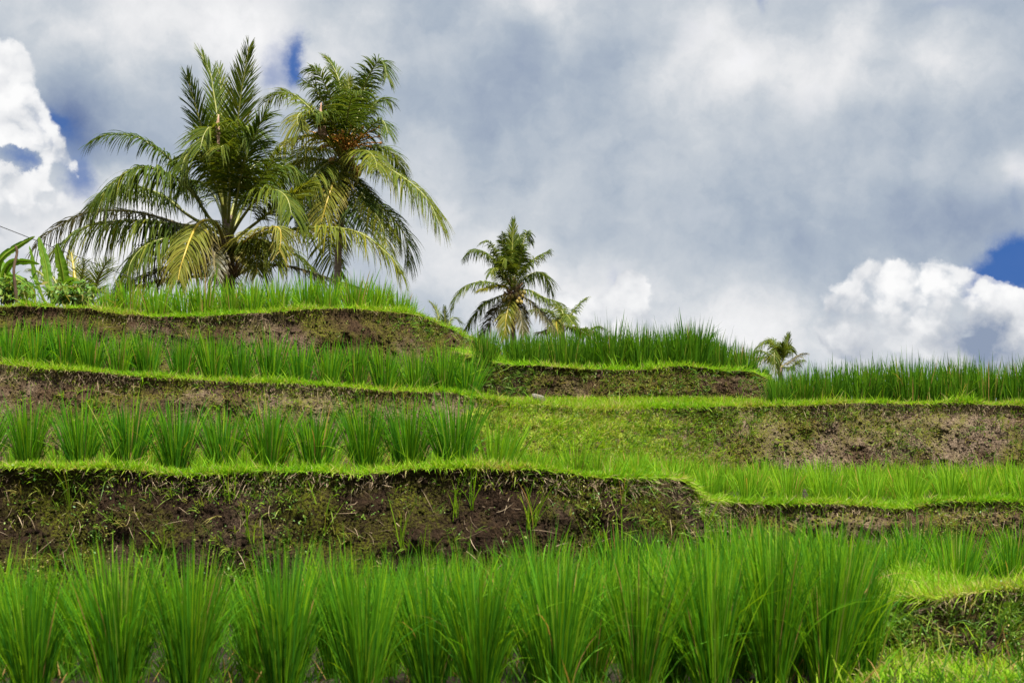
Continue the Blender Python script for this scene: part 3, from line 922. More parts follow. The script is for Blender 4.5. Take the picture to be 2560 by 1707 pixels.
def frond_mesh(mb, pts, leaf=0.75, nleaf=60, w=0.045, droop=0.5, vee=0.25, bare=0.16, r0=0.038, fwd=None, tmean=0.4, gaps=0.0, roll=0.0, wide_tip=False):
    """pts: 3-D spine. leaflets in pairs along it, drooping under gravity"""
    nleaf = int(nleaf * 1.6)
    w, leaf = w * 0.78, leaf * 1.06
    if fwd is None:
        fwd = (84, 38) if droop >= .45 else ((62, 20) if droop >= .3 else (50, 14))
    c = smooth_curve(pts, 44)
    n = len(c)
    s = np.linspace(0, 1, n)
    tube(mb, c, r0 * (1 - s) ** 0.9 + 0.005, 5, mat=1)
    sl = np.concatenate([np.linspace(bare, 0.985, nleaf)] * 2) + rng.normal(0, 0.004, nleaf * 2)
    sl = np.clip(sl, 0.02, 0.995)
    sg = np.concatenate([np.ones(nleaf), -np.ones(nleaf)])
    if gaps > 0:
        keep = rng.random(len(sl)) > gaps
        sl, sg = sl[keep], sg[keep]
    B = np.stack([np.interp(sl, s, c[:, k]) for k in range(3)], 1)
    Tg = unit(np.gradient(c, axis=0))
    T = unit(np.stack([np.interp(sl, s, Tg[:, k]) for k in range(3)], 1))
    # one consistent side direction from the frond's overall heading
    hd = c[-1] - c[0]
    sd = np.cross(hd, [0, 0, 1.0])
    if np.linalg.norm(sd) < 0.25 * np.linalg.norm(hd):
        sd = np.cross(c[n // 2] - c[0], [0, 0, 1.0]) + sd
    sd = sd / max(np.linalg.norm(sd), 1e-6)
    side = unit(sd[None] - T * (T @ sd)[:, None])
    N = unit(np.cross(side, T))
    if roll:
        side, N = side * math.cos(roll) + N * math.sin(roll), N * math.cos(roll) - side * math.sin(roll)
    k = (sl - bare) / (1 - bare)
    al = np.radians(np.interp(k, [0, 1], fwd) + rng.normal(0, 4, len(sl)))
    be = vee + rng.normal(0, 0.10, len(sl))
    d = unit(T * np.cos(al)[:, None] + (side * (sg * np.cos(be))[:, None] + N * np.sin(be)[:, None]) * np.sin(al)[:, None])
    L = leaf * np.interp(k, [0, 0.12, 0.4, 0.7, 1.0], [0.55, 0.85, 1.0, 0.8, 0.42 if not wide_tip else 0.6]) * rng.uniform(0.88, 1.08, len(sl))
    W = w * np.interp(k, [0, 0.3, 1], [0.7, 1, 0.6]) * rng.uniform(0.8, 1.2, len(sl))
    g = droop * rng.uniform(0.65, 1.25, len(sl))
    bend = np.zeros_like(d)
    bend[:, 2] = -g
    bend -= d * (g * 0.45)[:, None]
    bend += rng.normal(0, 0.05, d.shape)
    wv = unit(T - d * np.sum(T * d, 1)[:, None] + rng.normal(0, 0.25, d.shape))
    tint = np.zeros((len(sl), 3))
    tint[:, 0] = np.clip(rng.normal(tmean, 0.16, len(sl)), 0, 1)
    ribbons(mb, B, d, L, W, bend, wv, 5, tint=tint, power=1.8, prof=lambda t: np.where(t < .25, .6 + 1.6 * t, 1.0) * np.clip(1 - t ** 2.4, 0, 1) ** .6 + .03)


def frond(parent, loc, px, D, dy, kind='frond', dy0=0.0, **kw):
    """px: photo pixels along the spine; dy: how far the tip stands behind (+) or before (-) the trunk"""
    px = np.asarray(px, float)
    seg = np.concatenate([[0], np.cumsum(np.hypot(*np.diff(px, axis=0).T))])
    s = seg / seg[-1]
    if isinstance(dy, (tuple, list)):
        dep = np.interp(s, np.linspace(0, 1, len(dy)), dy)
    else:
        dep = dy0 + (dy - dy0) * s
    pts = np.array([P(u, v, D + e) for (u, v), e in zip(px, dep)]) - np.asarray(loc)
    if kind == 'frond' and px[-1][1] < px[0][1] - 60 and (kw.get('droop', .5) < .3 or abs(dep[-1]) > .75):
        kw.setdefault('bare', .36)
    mb = MB()
    frond_mesh(mb, pts, **kw)
    rm = {'frond': 'rachis', 'frond_yellow': 'rachis_yellow', 'frond_brown': 'rachis_dark'}[kind]
    o = mb.build("frond", [M[kind], M[rm]], parent)
    if kind == 'frond_yellow':
        o["label"] = "yellowing frond hanging in front"
    elif kind == 'frond_brown':
        o["label"] = "drying brownish frond"
    return o


def trunk(parent, loc, px, D, r0, r1, zground):
    pts = [P(u, v, D) for u, v in px]
    last = pts[-1].copy()
    last[2] = zground - 0.1
    pts.append(last)
    c = smooth_curve(np.array(pts)[::-1], 60) - np.asarray(loc)
    s = np.linspace(0, 1, 60)
    r = r0 + (r1 - r0) * s + 0.25 * r0 * np.exp(-s * 9) + 0.008 * np.cos(np.arange(60) * 2.1)
    mb = MB()
    tube(mb, c, r, 12)
    return mb.build("trunk", M['trunk'], parent)


def boots(parent, loc, centre, D, n, r, h, size):
    """old leaf bases and fibre round the top of a trunk"""
    mb = MB()
    for k in range(n):
        a = rng.uniform(0, 2 * np.pi)
        z = rng.uniform(-h, h)
        rad = np.array([math.cos(a), math.sin(a), 0])
        b = centre + rad * r * 0.6 + [0, 0, z]
        e = b + rad * size * rng.uniform(0.4, 1.0) + [0, 0, size * rng.uniform(0.3, 1.0)]
        m_ = (b + e) / 2 + [0, 0, -size * 0.12]
        tube(mb, smooth_curve([b, m_, e], 6) - np.asarray(loc), np.linspace(0.085, 0.03, 6) * size / 0.5, 6)
    n2 = n * 14
    a = rng.uniform(0, 2 * np.pi, n2)
    rad = np.stack([np.cos(a), np.sin(a), 0 * a], 1)
    b = centre + rad * r + np.stack([0 * a, 0 * a, rng.uniform(-h, h, n2)], 1) - np.asarray(loc)
    d = unit(rad + rng.normal(0, .4, b.shape) + [0, 0, -.4])
    ribbons(mb, b, d, rng.uniform(.15, .6, n2) * size / .5, np.full(n2, .018), rng.normal(0, .3, b.shape) - [0, 0, .5], rand_side(d), 3)
    return mb.build("leaf_bases", M['boot'], parent)


def nuts(parent, loc, centres, r, mat='nut'):
    for c in centres:
        mb = MB()
        ball(mb, np.asarray(c) - np.asarray(loc), (r * .9, r * .9, r * rng.uniform(1.05, 1.2)))
        mb.build("coconut", M[mat], parent)


def A(pts, ox, oy, sc):
    return [(ox + x / sc, oy + y / sc) for x, y in pts]


i1 = lambda *p: A(p, 0, 80, 2.177)
i2 = lambda *p: A(p, 500, 80, 2.177)
i3 = lambda *p: A(p, 1080, 520, 2.868)
i4 = lambda *p: A(p, 1750, 560, 2.8)

# --- the big palm at the left
D1 = 30.0
b1 = P(570, 712, D1)
g1 = 2.35
loc = np.array([b1[0], D1, g1])
pa = empty("coconut_palm", loc)
tag(pa, "largest coconut palm, short trunk with wide sweeping fronds, leftmost of the two big palms", "palm tree", "coconut palms on the hill")
trunk(pa, loc, i1((1245, 1000), (1240, 1150), (1240, 1300), (1242, 1400)), D1, .17, .13, g1)
boots(pa, loc, P(568, 655, D1), D1, 22, .13, .40, .34)
fr = lambda px, dy, kind='frond', **kw: frond(pa, loc, px, D1, dy, kind, **kw)
# sweeping left
fr(i1((1225, 1110), (1130, 1000), (1060, 880), (985, 760), (900, 670), (830, 620), (740, 570), (640, 558), (560, 565), (480, 610)), (0, -.2, -.5, -.7), leaf=.85, droop=.55, nleaf=72, tmean=.15)
fr(i1((1220, 1100), (1130, 1000), (1060, 890), (960, 800), (860, 750), (760, 738), (680, 770), (590, 850), (510, 940)), (0, -.7, -1.4), leaf=1.15, droop=.75, nleaf=76, tmean=.3)
fr(i1((1220, 1110), (1030, 1000), (900, 900), (780, 850), (660, 842), (560, 890), (480, 965)), (0, .4, .9), leaf=.95, droop=.7, nleaf=70, tmean=.35)
fr(i1((1220, 1140), (1060, 1080), (900, 1020), (740, 980), (600, 972), (480, 985), (370, 1030), (260, 1100), (190, 1180)), (0, .5, .9), 'frond_brown', leaf=.95, droop=.7, nleaf=70)
fr(i1((1220, 1150), (1100, 1095), (950, 1050), (800, 1030), (640, 1030), (500, 1052), (400, 1100), (310, 1170), (250, 1240)), (0, -.5, -1.0), leaf=1.2, droop=.8, nleaf=84, tmean=.4)
fr(i1((1220, 1160), (1150, 1095), (1000, 1050), (900, 1100), (800, 1180), (720, 1270), (680, 1340)), (0, .6, 1.2), leaf=1.0, droop=.8, nleaf=60, tmean=.35)
fr(i1((1215, 1310), (1100, 1328), (950, 1338), (800, 1372), (680, 1402), (580, 1440), (470, 1478)), (0, -.3, -.6), 'frond_brown', leaf=.65, droop=.45, nleaf=56, bare=.22)
fr(i1((1200, 1350), (1100, 1290), (1000, 1268), (880, 1290), (760, 1345), (640, 1390)), (0, .5, 1.0), 'frond_brown', leaf=.7, droop=.6, nleaf=50, bare=.3)
fr(i1((1210, 1240), (1150, 1160), (1080, 1150), (1020, 1210), (985, 1300)), (0, -1.2, -1.6), 'frond_brown', leaf=.6, droop=.7, nleaf=40, bare=.3)
# yellow frond hanging towards the viewer
fr(i1((1225, 1140), (1185, 1060), (1130, 1025), (1080, 1045), (1040, 1115), (1005, 1210), (980, 1290), (968, 1360)), (0, -.9, -1.6, -1.9), 'frond_yellow', leaf=.85, droop=.75, nleaf=60, bare=.1, r0=.045)
# upright ones
fr(i1((1225, 1100), (1195, 850), (1135, 640), (1092, 500), (1050, 350), (1015, 235)), (0, -.3, -.8, -1.1), leaf=.8, droop=.18, nleaf=60, tmean=.3)
fr(i1((1225, 1050), (1200, 700), (1180, 450), (1160, 320), (1145, 230), (1095, 120)), (0, .2, .6, .9), leaf=.6, droop=.08, nleaf=60, tmean=.3, bare=.3, wide_tip=True)
fr(i1((1230, 1000), (1212, 700), (1206, 500), (1203, 330), (1190, 195)), (0, .3, .8, 1.2), leaf=.65, droop=.12, nleaf=56, tmean=.5)
fr(i1((1240, 1050), (1262, 750), (1286, 550), (1310, 350), (1335, 200), (1355, 80)), (0, -.2, -.6, -.9), leaf=.72, droop=.08, nleaf=64, tmean=.4)
fr(i1((1250, 1140), (1290, 900), (1330, 700), (1390, 560), (1430, 470), (1460, 450)), (0, -.7, -1.5, -1.9), leaf=1.05, droop=.35, nleaf=64, tmean=.25)
fr(i1((1240, 1050), (1180, 850), (1120, 720), (1060, 650), (1010, 680), (985, 760)), (0, -.6, -1.1), leaf=.95, droop=.6, nleaf=56, tmean=.35)
fr(i1((1235, 1050), (1215, 800), (1190, 620), (1150, 520), (1110, 560), (1090, 640)), (0, -.9, -1.7), leaf=.9, droop=.5, nleaf=56, tmean=.45)
fr(i1((1235, 1030), (1230, 800), (1250, 620), (1300, 520), (1350, 520), (1385, 590)), (0, -.8, -1.6), leaf=.95, droop=.5, nleaf=56, tmean=.3)
fr(i1((1240, 1060), (1250, 860), (1240, 700), (1220, 620), (1195, 640)), (0, -1.0, -1.9), leaf=.9, droop=.5, nleaf=50, tmean=.5)
fr(i1((1235, 1060), (1170, 900), (1100, 820), (1040, 820), (1000, 880)), (0, .8, 1.5), leaf=.8, droop=.6, nleaf=50, tmean=.3)
fr(i1((1240, 1060), (1300, 850), (1370, 740), (1430, 700), (1490, 740), (1520, 830)), (0, .5, 1.2), leaf=1.0, droop=.65, nleaf=56, tmean=.3)
# to the right
fr(i2((160, 1130), (220, 920), (330, 800), (400, 700), (440, 640)), (0, -.4, -.9), leaf=.9, droop=.5, nleaf=56, tmean=.5)
fr(i2((165, 1120), (260, 900), (380, 770), (470, 730), (530, 790), (560, 890)), (0, .6, 1.0), leaf=.95, droop=.7, nleaf=56, tmean=.25)
fr(i2((160, 1160), (240, 1090), (330, 1020), (420, 950), (520, 880), (612, 810)), (0, -.5, -1.0), leaf=.75, droop=.35, nleaf=60, tmean=.7, r0=.04)
fr(i2((150, 1140), (230, 1010), (320, 900), (400, 860), (470, 900), (500, 1000)), (0, -.9, -1.5), leaf=1.0, droop=.7, nleaf=56, tmean=.4)
fr(i2((160, 1240), (250, 1135), (350, 1075), (420, 1062), (440, 1100), (432, 1200)), (0, -1.2, -2.0, -2.2), 'frond_yellow', leaf=.72, droop=.5, nleaf=62, bare=.12, r0=.04)
fr(i2((165, 1230), (280, 1130), (400, 1085), (520, 1075), (680, 1063), (800, 1075), (900, 1110), (1000, 1190), (1060, 1250), (1095, 1320)), (0, -.4, -.9, -1.1), leaf=1.0, droop=.72, nleaf=76, tmean=.6)
fr(i2((150, 1370), (200, 1325), (280, 1285), (400, 1268), (520, 1285), (640, 1320), (760, 1358), (900, 1400)), (0, -.2, -.5), 'frond_brown', leaf=.5, droop=.4, nleaf=64, bare=.3)
fr(i2((150, 1280), (260, 1180), (380, 1150), (500, 1200), (600, 1290), (660, 1370)), (0, .7, 1.3), leaf=.85, droop=.7, nleaf=56, tmean=.4)
fr(i2((150, 1270), (225, 1165), (320, 1130), (385, 1165), (405, 1260)), (0, -.8, -1.3), leaf=.75, droop=.7, nleaf=56, tmean=.6, bare=.25)
fr(i1((1215, 1230), (1160, 1140), (1095, 1130), (1060, 1200), (1050, 1310)), (0, -.5, -.9), leaf=.8, droop=.7, nleaf=56, tmean=.6, bare=.25)
fr(i2((140, 1290), (120, 1190), (90, 1180), (75, 1240), (85, 1330)), (0, -1.0, -1.6), 'frond_brown', leaf=.55, droop=.7, nleaf=44, bare=.3)
fr(i1((1230, 1250), (1290, 1170), (1350, 1160), (1390, 1220), (1400, 1320)), (0, -.7, -1.2), 'frond_yellow', leaf=.65, droop=.7, nleaf=50, bare=.3)
fr(i1((1215, 1200), (1080, 1130), (930, 1120), (800, 1160), (720, 1240), (690, 1340)), (0, -.8, -1.4), leaf=.95, droop=.75, nleaf=66, tmean=.4, bare=.22)
mb = MB()
tube(mb, smooth_curve([P(*q, D1 - 1.3) for q in i1((1190, 450), (1184, 520), (1188, 580), (1186, 670))], 10) - loc, [.01, .02, .035, .05, .055, .04, .03, .035, .02, .008], 7)
mb.build("dry_spathe", M['spathe'], pa)
nuts(pa, loc, [P(*q, D1 - .5) for q in i1((1140, 1215), (1310, 1215), (1325, 1250), (1150, 1235))], .08)

# --- the second palm, taller and farther
D2 = 36.0
b2 = P(846, 690, D2)
loc = np.array([b2[0], D2, 2.35])
pb = empty("coconut_palm", loc)
tag(pb, "tall coconut palm with orange flower stalks and nuts, right-hand one of the two big palms", "palm tree", "coconut palms on the hill")
trunk(pb, loc, i2((788, 640), (790, 760), (788, 880), (772, 1000), (757, 1150), (750, 1300)), D2, .11, .075, 2.35)
boots(pb, loc, P(861, 392, D2), D2, 12, .08, .25, .26)
fr = lambda px, dy, kind='frond', **kw: frond(pb, loc, px, D2, dy, kind, **kw)
fr(i2((785, 680), (745, 450), (700, 330), (650, 230), (600, 195)), (0, -.4, -.9), leaf=1.0, droop=.5, nleaf=60, tmean=.3)
fr(i2((788, 680), (772, 450), (765, 300), (730, 200), (685, 135)), (0, .3, .8), leaf=.65, droop=.25, nleaf=56, tmean=.4)
fr(i2((790, 680), (820, 480), (870, 350), (920, 240), (970, 160), (1005, 180), (1015, 250)), (0, -.3, -.8), leaf=.85, droop=.45, nleaf=64, tmean=.25)
fr(i2((792, 680), (860, 520), (930, 420), (985, 365), (1035, 380)), (0, .4, 1.0), leaf=.9, droop=.6, nleaf=56, tmean=.3)
fr(i2((795, 680), (880, 570), (950, 500), (995, 485), (1025, 555)), (0, -.5, -1.0), leaf=.75, droop=.55, nleaf=50, tmean=.3)
fr(i2((795, 680), (880, 632), (960, 622), (1030, 650), (1075, 700), (1095, 770)), (0, .5, 1.0), leaf=.9, droop=.7, nleaf=56, tmean=.4)
fr(i2((795, 690), (850, 655), (910, 650), (950, 690), (965, 750)), (0, -1.3, -2.2), leaf=.9, droop=.6, nleaf=54, tmean=.65)
fr(i2((795, 700), (900, 690), (1000, 730), (1100, 790), (1190, 860), (1255, 940), (1303, 1050)), (0, -.5, -1.1), leaf=1.2, droop=.7, nleaf=72, tmean=.5)
fr(i2((795, 710), (860, 800), (930, 900), (1010, 970), (1080, 1050), (1130, 1150), (1128, 1260)), (0, .4, .8), leaf=1.05, droop=.65, nleaf=66, tmean=.3)
fr(i2((790, 700), (820, 850), (880, 1000), (920, 1100)), (0, -.6, -1.1), leaf=1.05, droop=.5, nleaf=56, tmean=.15)
fr(i2((780, 700), (762, 730), (732, 800), (692, 920), (658, 1040)), (0, -1.0, -1.4, -1.6), 'frond_yellow', leaf=.85, droop=.5, nleaf=60, bare=.05, r0=.05)
fr(i2((775, 690), (700, 605), (620, 565), (540, 570), (470, 600), (425, 650)), (0, -1.0, -1.7), leaf=.95, droop=.65, nleaf=62, tmean=.8)
fr(i2((775, 695), (690, 700), (600, 690), (540, 710), (495, 745)), (0, .4, .8), leaf=.8, droop=.6, nleaf=52, tmean=.6)
fr(i2((775, 700), (680, 760), (600, 840), (540, 920), (510, 1010)), (0, .5, .9), leaf=1.1, droop=.65, nleaf=60, tmean=.2)
fr(i2((780, 690), (690, 520), (570, 390), (480, 330), (400, 350), (355, 385)), (0, .5, 1.1), leaf=.9, droop=.5, nleaf=64, tmean=.5)
fr(i2((780, 680), (650, 490), (570, 440), (530, 465), (545, 545)), (0, -1.2, -2.0), leaf=.8, droop=.55, nleaf=52, tmean=.7)
fr(i2((782, 680), (710, 460), (625, 310), (560, 270)), (0, -.3, -.5), leaf=.95, droop=.45, nleaf=56, tmean=.3)
fr(i2((788, 680), (800, 450), (812, 330), (805, 255)), (0, .2, .5), leaf=.6, droop=.12, nleaf=50, tmean=.6)
fr(i2((790, 680), (850, 490), (890, 340), (905, 235)), (0, .4, 1.0), leaf=.8, droop=.3, nleaf=56, tmean=.35)
fr(i2((785, 680), (800, 480), (830, 350), (880, 320)), (0, -1.0, -2.0), leaf=1.0, droop=.5, nleaf=54, tmean=.25)
fr(i2((785, 680), (740, 530), (680, 440), (630, 450)), (0, -1.0, -1.9), leaf=.95, droop=.5, nleaf=54, tmean=.3)
fr(i2((780, 710), (700, 820), (650, 950), (610, 1040)), (0, -.3, -.6), leaf=1.1, droop=.5, nleaf=56, tmean=.2)
fr(i2((780, 710), (740, 900), (700, 1100), (715, 1250), (760, 1340)), (0, .8, 1.4), leaf=.9, droop=.5, nleaf=60, tmean=.5)
fr(i2((790, 710), (880, 880), (960, 1000), (1000, 1080), (1020, 1190)), (0, -.5, -.9), leaf=.95, droop=.55, nleaf=56, tmean=.7)
fr(i2((785, 690), (690, 640), (600, 640), (520, 700), (480, 800)), (0, .9, 1.6), leaf=1.1, droop=.7, nleaf=56, tmean=.3)
fr(i2((785, 700), (720, 700), (640, 760), (580, 860)), (0, -1.0, -1.7), leaf=.9, droop=.6, nleaf=50, tmean=.45)
mb = MB()
tube(mb, smooth_curve([P(*q, D2 - 1.0) for q in i2((660, 385), (655, 450), (662, 520), (670, 585))], 10) - loc, [.01, .02, .035, .05, .07, .09, .105, .115, .12, .10], 8)
mb.build("dry_spathe", M['spathe'], pb)
mb = MB()
for k in range(90):
    a = np.array(P(*i2((795 + rng.normal(0, 8), 650))[0], D2 - .3))
    e = a + np.array([rng.normal(0, .38), -abs(rng.normal(0, .3)), rng.uniform(.0, .55)])
    tube(mb, smooth_curve([a, (a + e) / 2 + [0, 0, .1], e], 5) - loc, [.022, .02, .018, .016, .012], 4)
    ball(mb, e - loc, .04, seg=5, rings=4)
mb.build("flower_stalks", M['flower'], pb)
nuts(pb, loc, [P(*q, D2 - .6) for q in i2((716, 702), (845, 742), (862, 768), (872, 740))], .09, 'nut_ripe')
nuts(pb, loc, [P(*q, D2 - .45) for q in i2((832, 720), (848, 780), (812, 700))], .085, 'nut')

# --- the palm in the middle distance
D3 = 80.0
b3 = P(1286, 860, D3)
loc = np.array([b3[0], D3, 0.0])
pc = empty("coconut_palm", loc)
tag(pc, "mid-size coconut palm with a star-shaped crown and nuts, alone at the centre of the skyline", "palm tree", "coconut palms beyond the terraces")
trunk(pc, loc, i3((575, 600), (580, 750), (583, 900)), D3, .17, .125, 0.0)
boots(pc, loc, P(1284, 730, D3), D3, 18, .18, .7, .6)
fr = lambda px, dy, kind='frond', **kw: frond(pc, loc, px, D3, dy, kind, **{**dict(leaf=1.0, nleaf=50, w=.085, r0=.045, droop=.5), **kw})
fr(i3((582, 590), (575, 350), (580, 200), (583, 85)), (0, .3, .6), droop=.1, leaf=.8)
fr(i3((580, 590), (545, 380), (505, 250), (512, 175)), (0, -.5, -1), leaf=.9)
fr(i3((585, 590), (630, 350), (660, 230), (685, 165), (708, 255)), (0, .4, .9), leaf=.8, droop=.5)
fr(i3((585, 580), (660, 440), (740, 365), (847, 300)), (0, -.3, -.7), droop=.6, leaf=1.1)
fr(i3((585, 590), (680, 490), (760, 462), (820, 490), (845, 590)), (0, .5, 1), leaf=1.3, droop=.75)
fr(i3((585, 590), (700, 590), (800, 640), (880, 665), (945, 690)), (0, -.4, -.9), leaf=1.0, droop=.7)
fr(i3((585, 600), (700, 665), (790, 755), (850, 835), (885, 900)), (0, -.5, -1), 'frond_brown', leaf=1.1, droop=.6)
fr(i3((580, 590), (470, 410), (390, 325), (300, 298), (240, 345)), (0, .4, .9), leaf=1.2, droop=.7)
fr(i3((580, 590), (500, 430), (440, 300), (400, 238), (358, 245)), (0, -.4, -.8), leaf=1.0, droop=.55)
fr(i3((575, 590), (440, 538), (330, 530), (230, 572), (170, 645), (150, 715)), (0, -.5, -1.1), leaf=1.2, droop=.6)
fr(i3((575, 600), (460, 645), (370, 692), (300, 782), (235, 885)), (0, .4, .8), leaf=1.2, droop=.6)
fr(i3((578, 600), (480, 700), (420, 800), (345, 950)), (0, .6, 1.1), 'frond_brown', leaf=1.1, droop=.5)
fr(i3((578, 610), (550, 700), (530, 800), (522, 930)), (0, -1.0, -1.4), 'frond_yellow', leaf=1.0, droop=.4, bare=.08)
fr(i3((585, 610), (622, 700), (640, 800), (660, 910)), (0, -.6, -1.0), 'frond_brown', leaf=.9, droop=.4)
fr(i3((578, 590), (480, 555), (400, 570), (328, 592)), (0, -1.5, -2.2), leaf=.8, droop=.4, tmean=.85)
fr(i3((582, 590), (622, 400), (645, 310), (620, 260)), (0, -1.2, -2.0), leaf=1.0, droop=.5)
fr(i3((580, 590), (540, 440), (520, 360), (540, 380)), (0, -1.3, -2.2), leaf=1.0, droop=.5, tmean=.5)
fr(i3((584, 590), (600, 420), (605, 260), (625, 200)), (0, .9, 1.6), leaf=1.0, droop=.35)
fr(i3((584, 590), (570, 420), (545, 280), (500, 240)), (0, 1.0, 1.8), leaf=1.0, droop=.4)
fr(i3((580, 590), (500, 470), (450, 430), (420, 470)), (0, -1.3, -2.2), leaf=1.0, droop=.6, tmean=.5)
nuts(pc, loc, [P(*q, D3 - .6) for q in i3((575, 632), (605, 620), (632, 608), (625, 650), (650, 630), (612, 672), (520, 625), (515, 655), (545, 640), (660, 605), (640, 675))], .12)

# --- smaller palms on the skyline


def small_palm(label, D, base_px, fronds, r=.16, group="coconut palms beyond the terraces", leaf=1.0, w=.09, name="coconut_palm", zg=0.0):
    b = P(*base_px, D)
    lc = np.array([b[0], D, zg])
    o = empty(name, lc)
    tag(o, label, "palm tree", group)
    trunk(o, lc, [base_px, (base_px[0] + 2, base_px[1] + 60)], D, r * 1.3, r, zg)
    for f in fronds:
        px, dy = f[0], f[1]
        kind = f[2] if len(f) > 2 else 'frond'
        frond(o, lc, px, D, dy, kind, leaf=leaf * (f[3] if len(f) > 3 else 1), nleaf=36, w=w, r0=.05, droop=f[4] if len(f) > 4 else .5)
    return o


h5 = (930, 840)
small_palm("smaller partly hidden palm just right of the star-shaped palm at the centre", 85, i3(h5)[0],
           [(i3(h5, (990, 770), (1050, 700), (1108, 642)), (0, .3, .6), 'frond', 1.0, .5),
            (i3(h5, (870, 770), (800, 725), (700, 730)), (0, -.5, -1), 'frond', 1, .6),
            (i3(h5, (940, 760), (900, 700), (850, 690)), (0, .4, .9), 'frond', .9, .5),
            (i3(h5, (950, 780), (970, 770), (1010, 830)), (0, -.8, -1.5), 'frond', .9, .6),
            (i3(h5, (880, 850), (830, 880), (760, 890)), (0, .5, 1), 'frond_brown', .9, .5),
            (i3(h5, (900, 800), (890, 830), (905, 900)), (0, -1, -1.6), 'frond_yellow', .8, .4),
            (i3(h5, (1000, 850), (1050, 870), (1090, 920)), (0, .3, .8), 'frond', .9, .6)], leaf=1.1)
h6 = (1120, 930)
small_palm("palm tip arching just above the rice right of the central palms", 95, i3(h6)[0],
           [(i3(h6, (1150, 865), (1190, 848), (1225, 860)), (0, .2, .5), 'frond', .8, .5),
            (i3(h6, (1110, 880), (1080, 862), (1040, 880)), (0, -.3, -.6), 'frond', .8, .5),
            (i3(h6, (1130, 890), (1160, 885), (1190, 915)), (0, -.6, -1.2), 'frond_brown', .8, .5)], leaf=.9)
h7 = (560, 1000)
small_palm("small bushy palm in the dip between the two right rice terraces", 100, i4(h7)[0],
           [(i4(h7, (605, 900), (613, 830), (622, 770)), (0, .3, .6), 'frond', .8, .08),
            (i4(h7, (525, 880), (470, 820), (395, 870)), (0, -.4, -.8), 'frond', 1.3, .6),
            (i4(h7, (550, 900), (525, 880), (520, 940), (540, 1050)), (0, -1.2, -2, -2.2), 'frond', 1.0, .4),
            (i4(h7, (640, 960), (700, 912), (742, 902)), (0, .5, 1), 'frond_brown', 1, .5),
            (i4(h7, (460, 900), (400, 890), (372, 935)), (0, .6, 1.2), 'frond', 1.3, .6),
            (i4(h7, (450, 930), (390, 960), (375, 1000)), (0, -.5, -1), 'frond', 1.2, .6),
            (i4(h7, (540, 880), (500, 815), (480, 815)), (0, .6, 1.1), 'frond', 1.3, .4),
            (i4(h7, (590, 900), (570, 850), (580, 830)), (0, -.9, -1.7), 'frond', 1.2, .4),
            (i4(h7, (640, 1000), (690, 960), (720, 950)), (0, -.6, -1.1), 'frond', 1.1, .6),
            (i4(h7, (560, 870), (600, 840), (650, 900)), (0, .9, 1.6), 'frond', 1.2, .5)], leaf=.95, w=.085)
hx = (1112, 870)
small_palm("thin pale palm fronds peeking over the end of the uppermost terrace", 60, hx,
           [([hx, (1098, 800), (1088, 770), (1076, 755)], (0, .2, .4), 'frond', .8, .25),
            ([hx, (1112, 810), (1112, 785), (1111, 765)], (0, -.2, -.4), 'frond', .5, .2),
            ([hx, (1122, 810), (1135, 795), (1152, 805)], (0, .4, .7), 'frond', .8, .4),
            ([hx, (1105, 830), (1090, 800), (1068, 800)], (0, -.4, -.8), 'frond', .8, .4),
            ([hx, (1125, 830), (1145, 820), (1160, 840)], (0, -.5, -1), 'frond', .8, .4)], r=.12, leaf=.75, w=.035)
hy = i1((430, 1520))[0]
small_palm("young yellowish palm beside the banana plants at the left", 24, hy,
           [(i1((430, 1520), (415, 1400), (400, 1280), (388, 1200)), (0, .2, .4), 'frond_yellow', .8, .3),
            (i1((440, 1520), (500, 1440), (535, 1340), (585, 1245)), (0, -.4, -.9), 'frond', 1.0, .15),
            (i1((430, 1520), (440, 1400), (450, 1300), (462, 1240)), (0, -.3, -.6), 'frond', .8, .3),
            (i1((420, 1520), (300, 1420), (230, 1320), (170, 1290)), (0, .5, .9), 'frond', .9, .4),
            (i1((420, 1520), (340, 1420), (290, 1340), (270, 1300)), (0, .3, .5), 'frond', .8, .4),
            (i1((430, 1520), (470, 1430), (520, 1400), (560, 1420)), (0, -.2, -.5), 'frond_brown', .8, .4),
            (i1((425, 1520), (380, 1430), (350, 1400), (310, 1440)), (0, -.4, -.7), 'frond', .7, .4)],
           r=.07, group="young plants at the left end of the top terrace", leaf=.5, w=.022, zg=2.3)


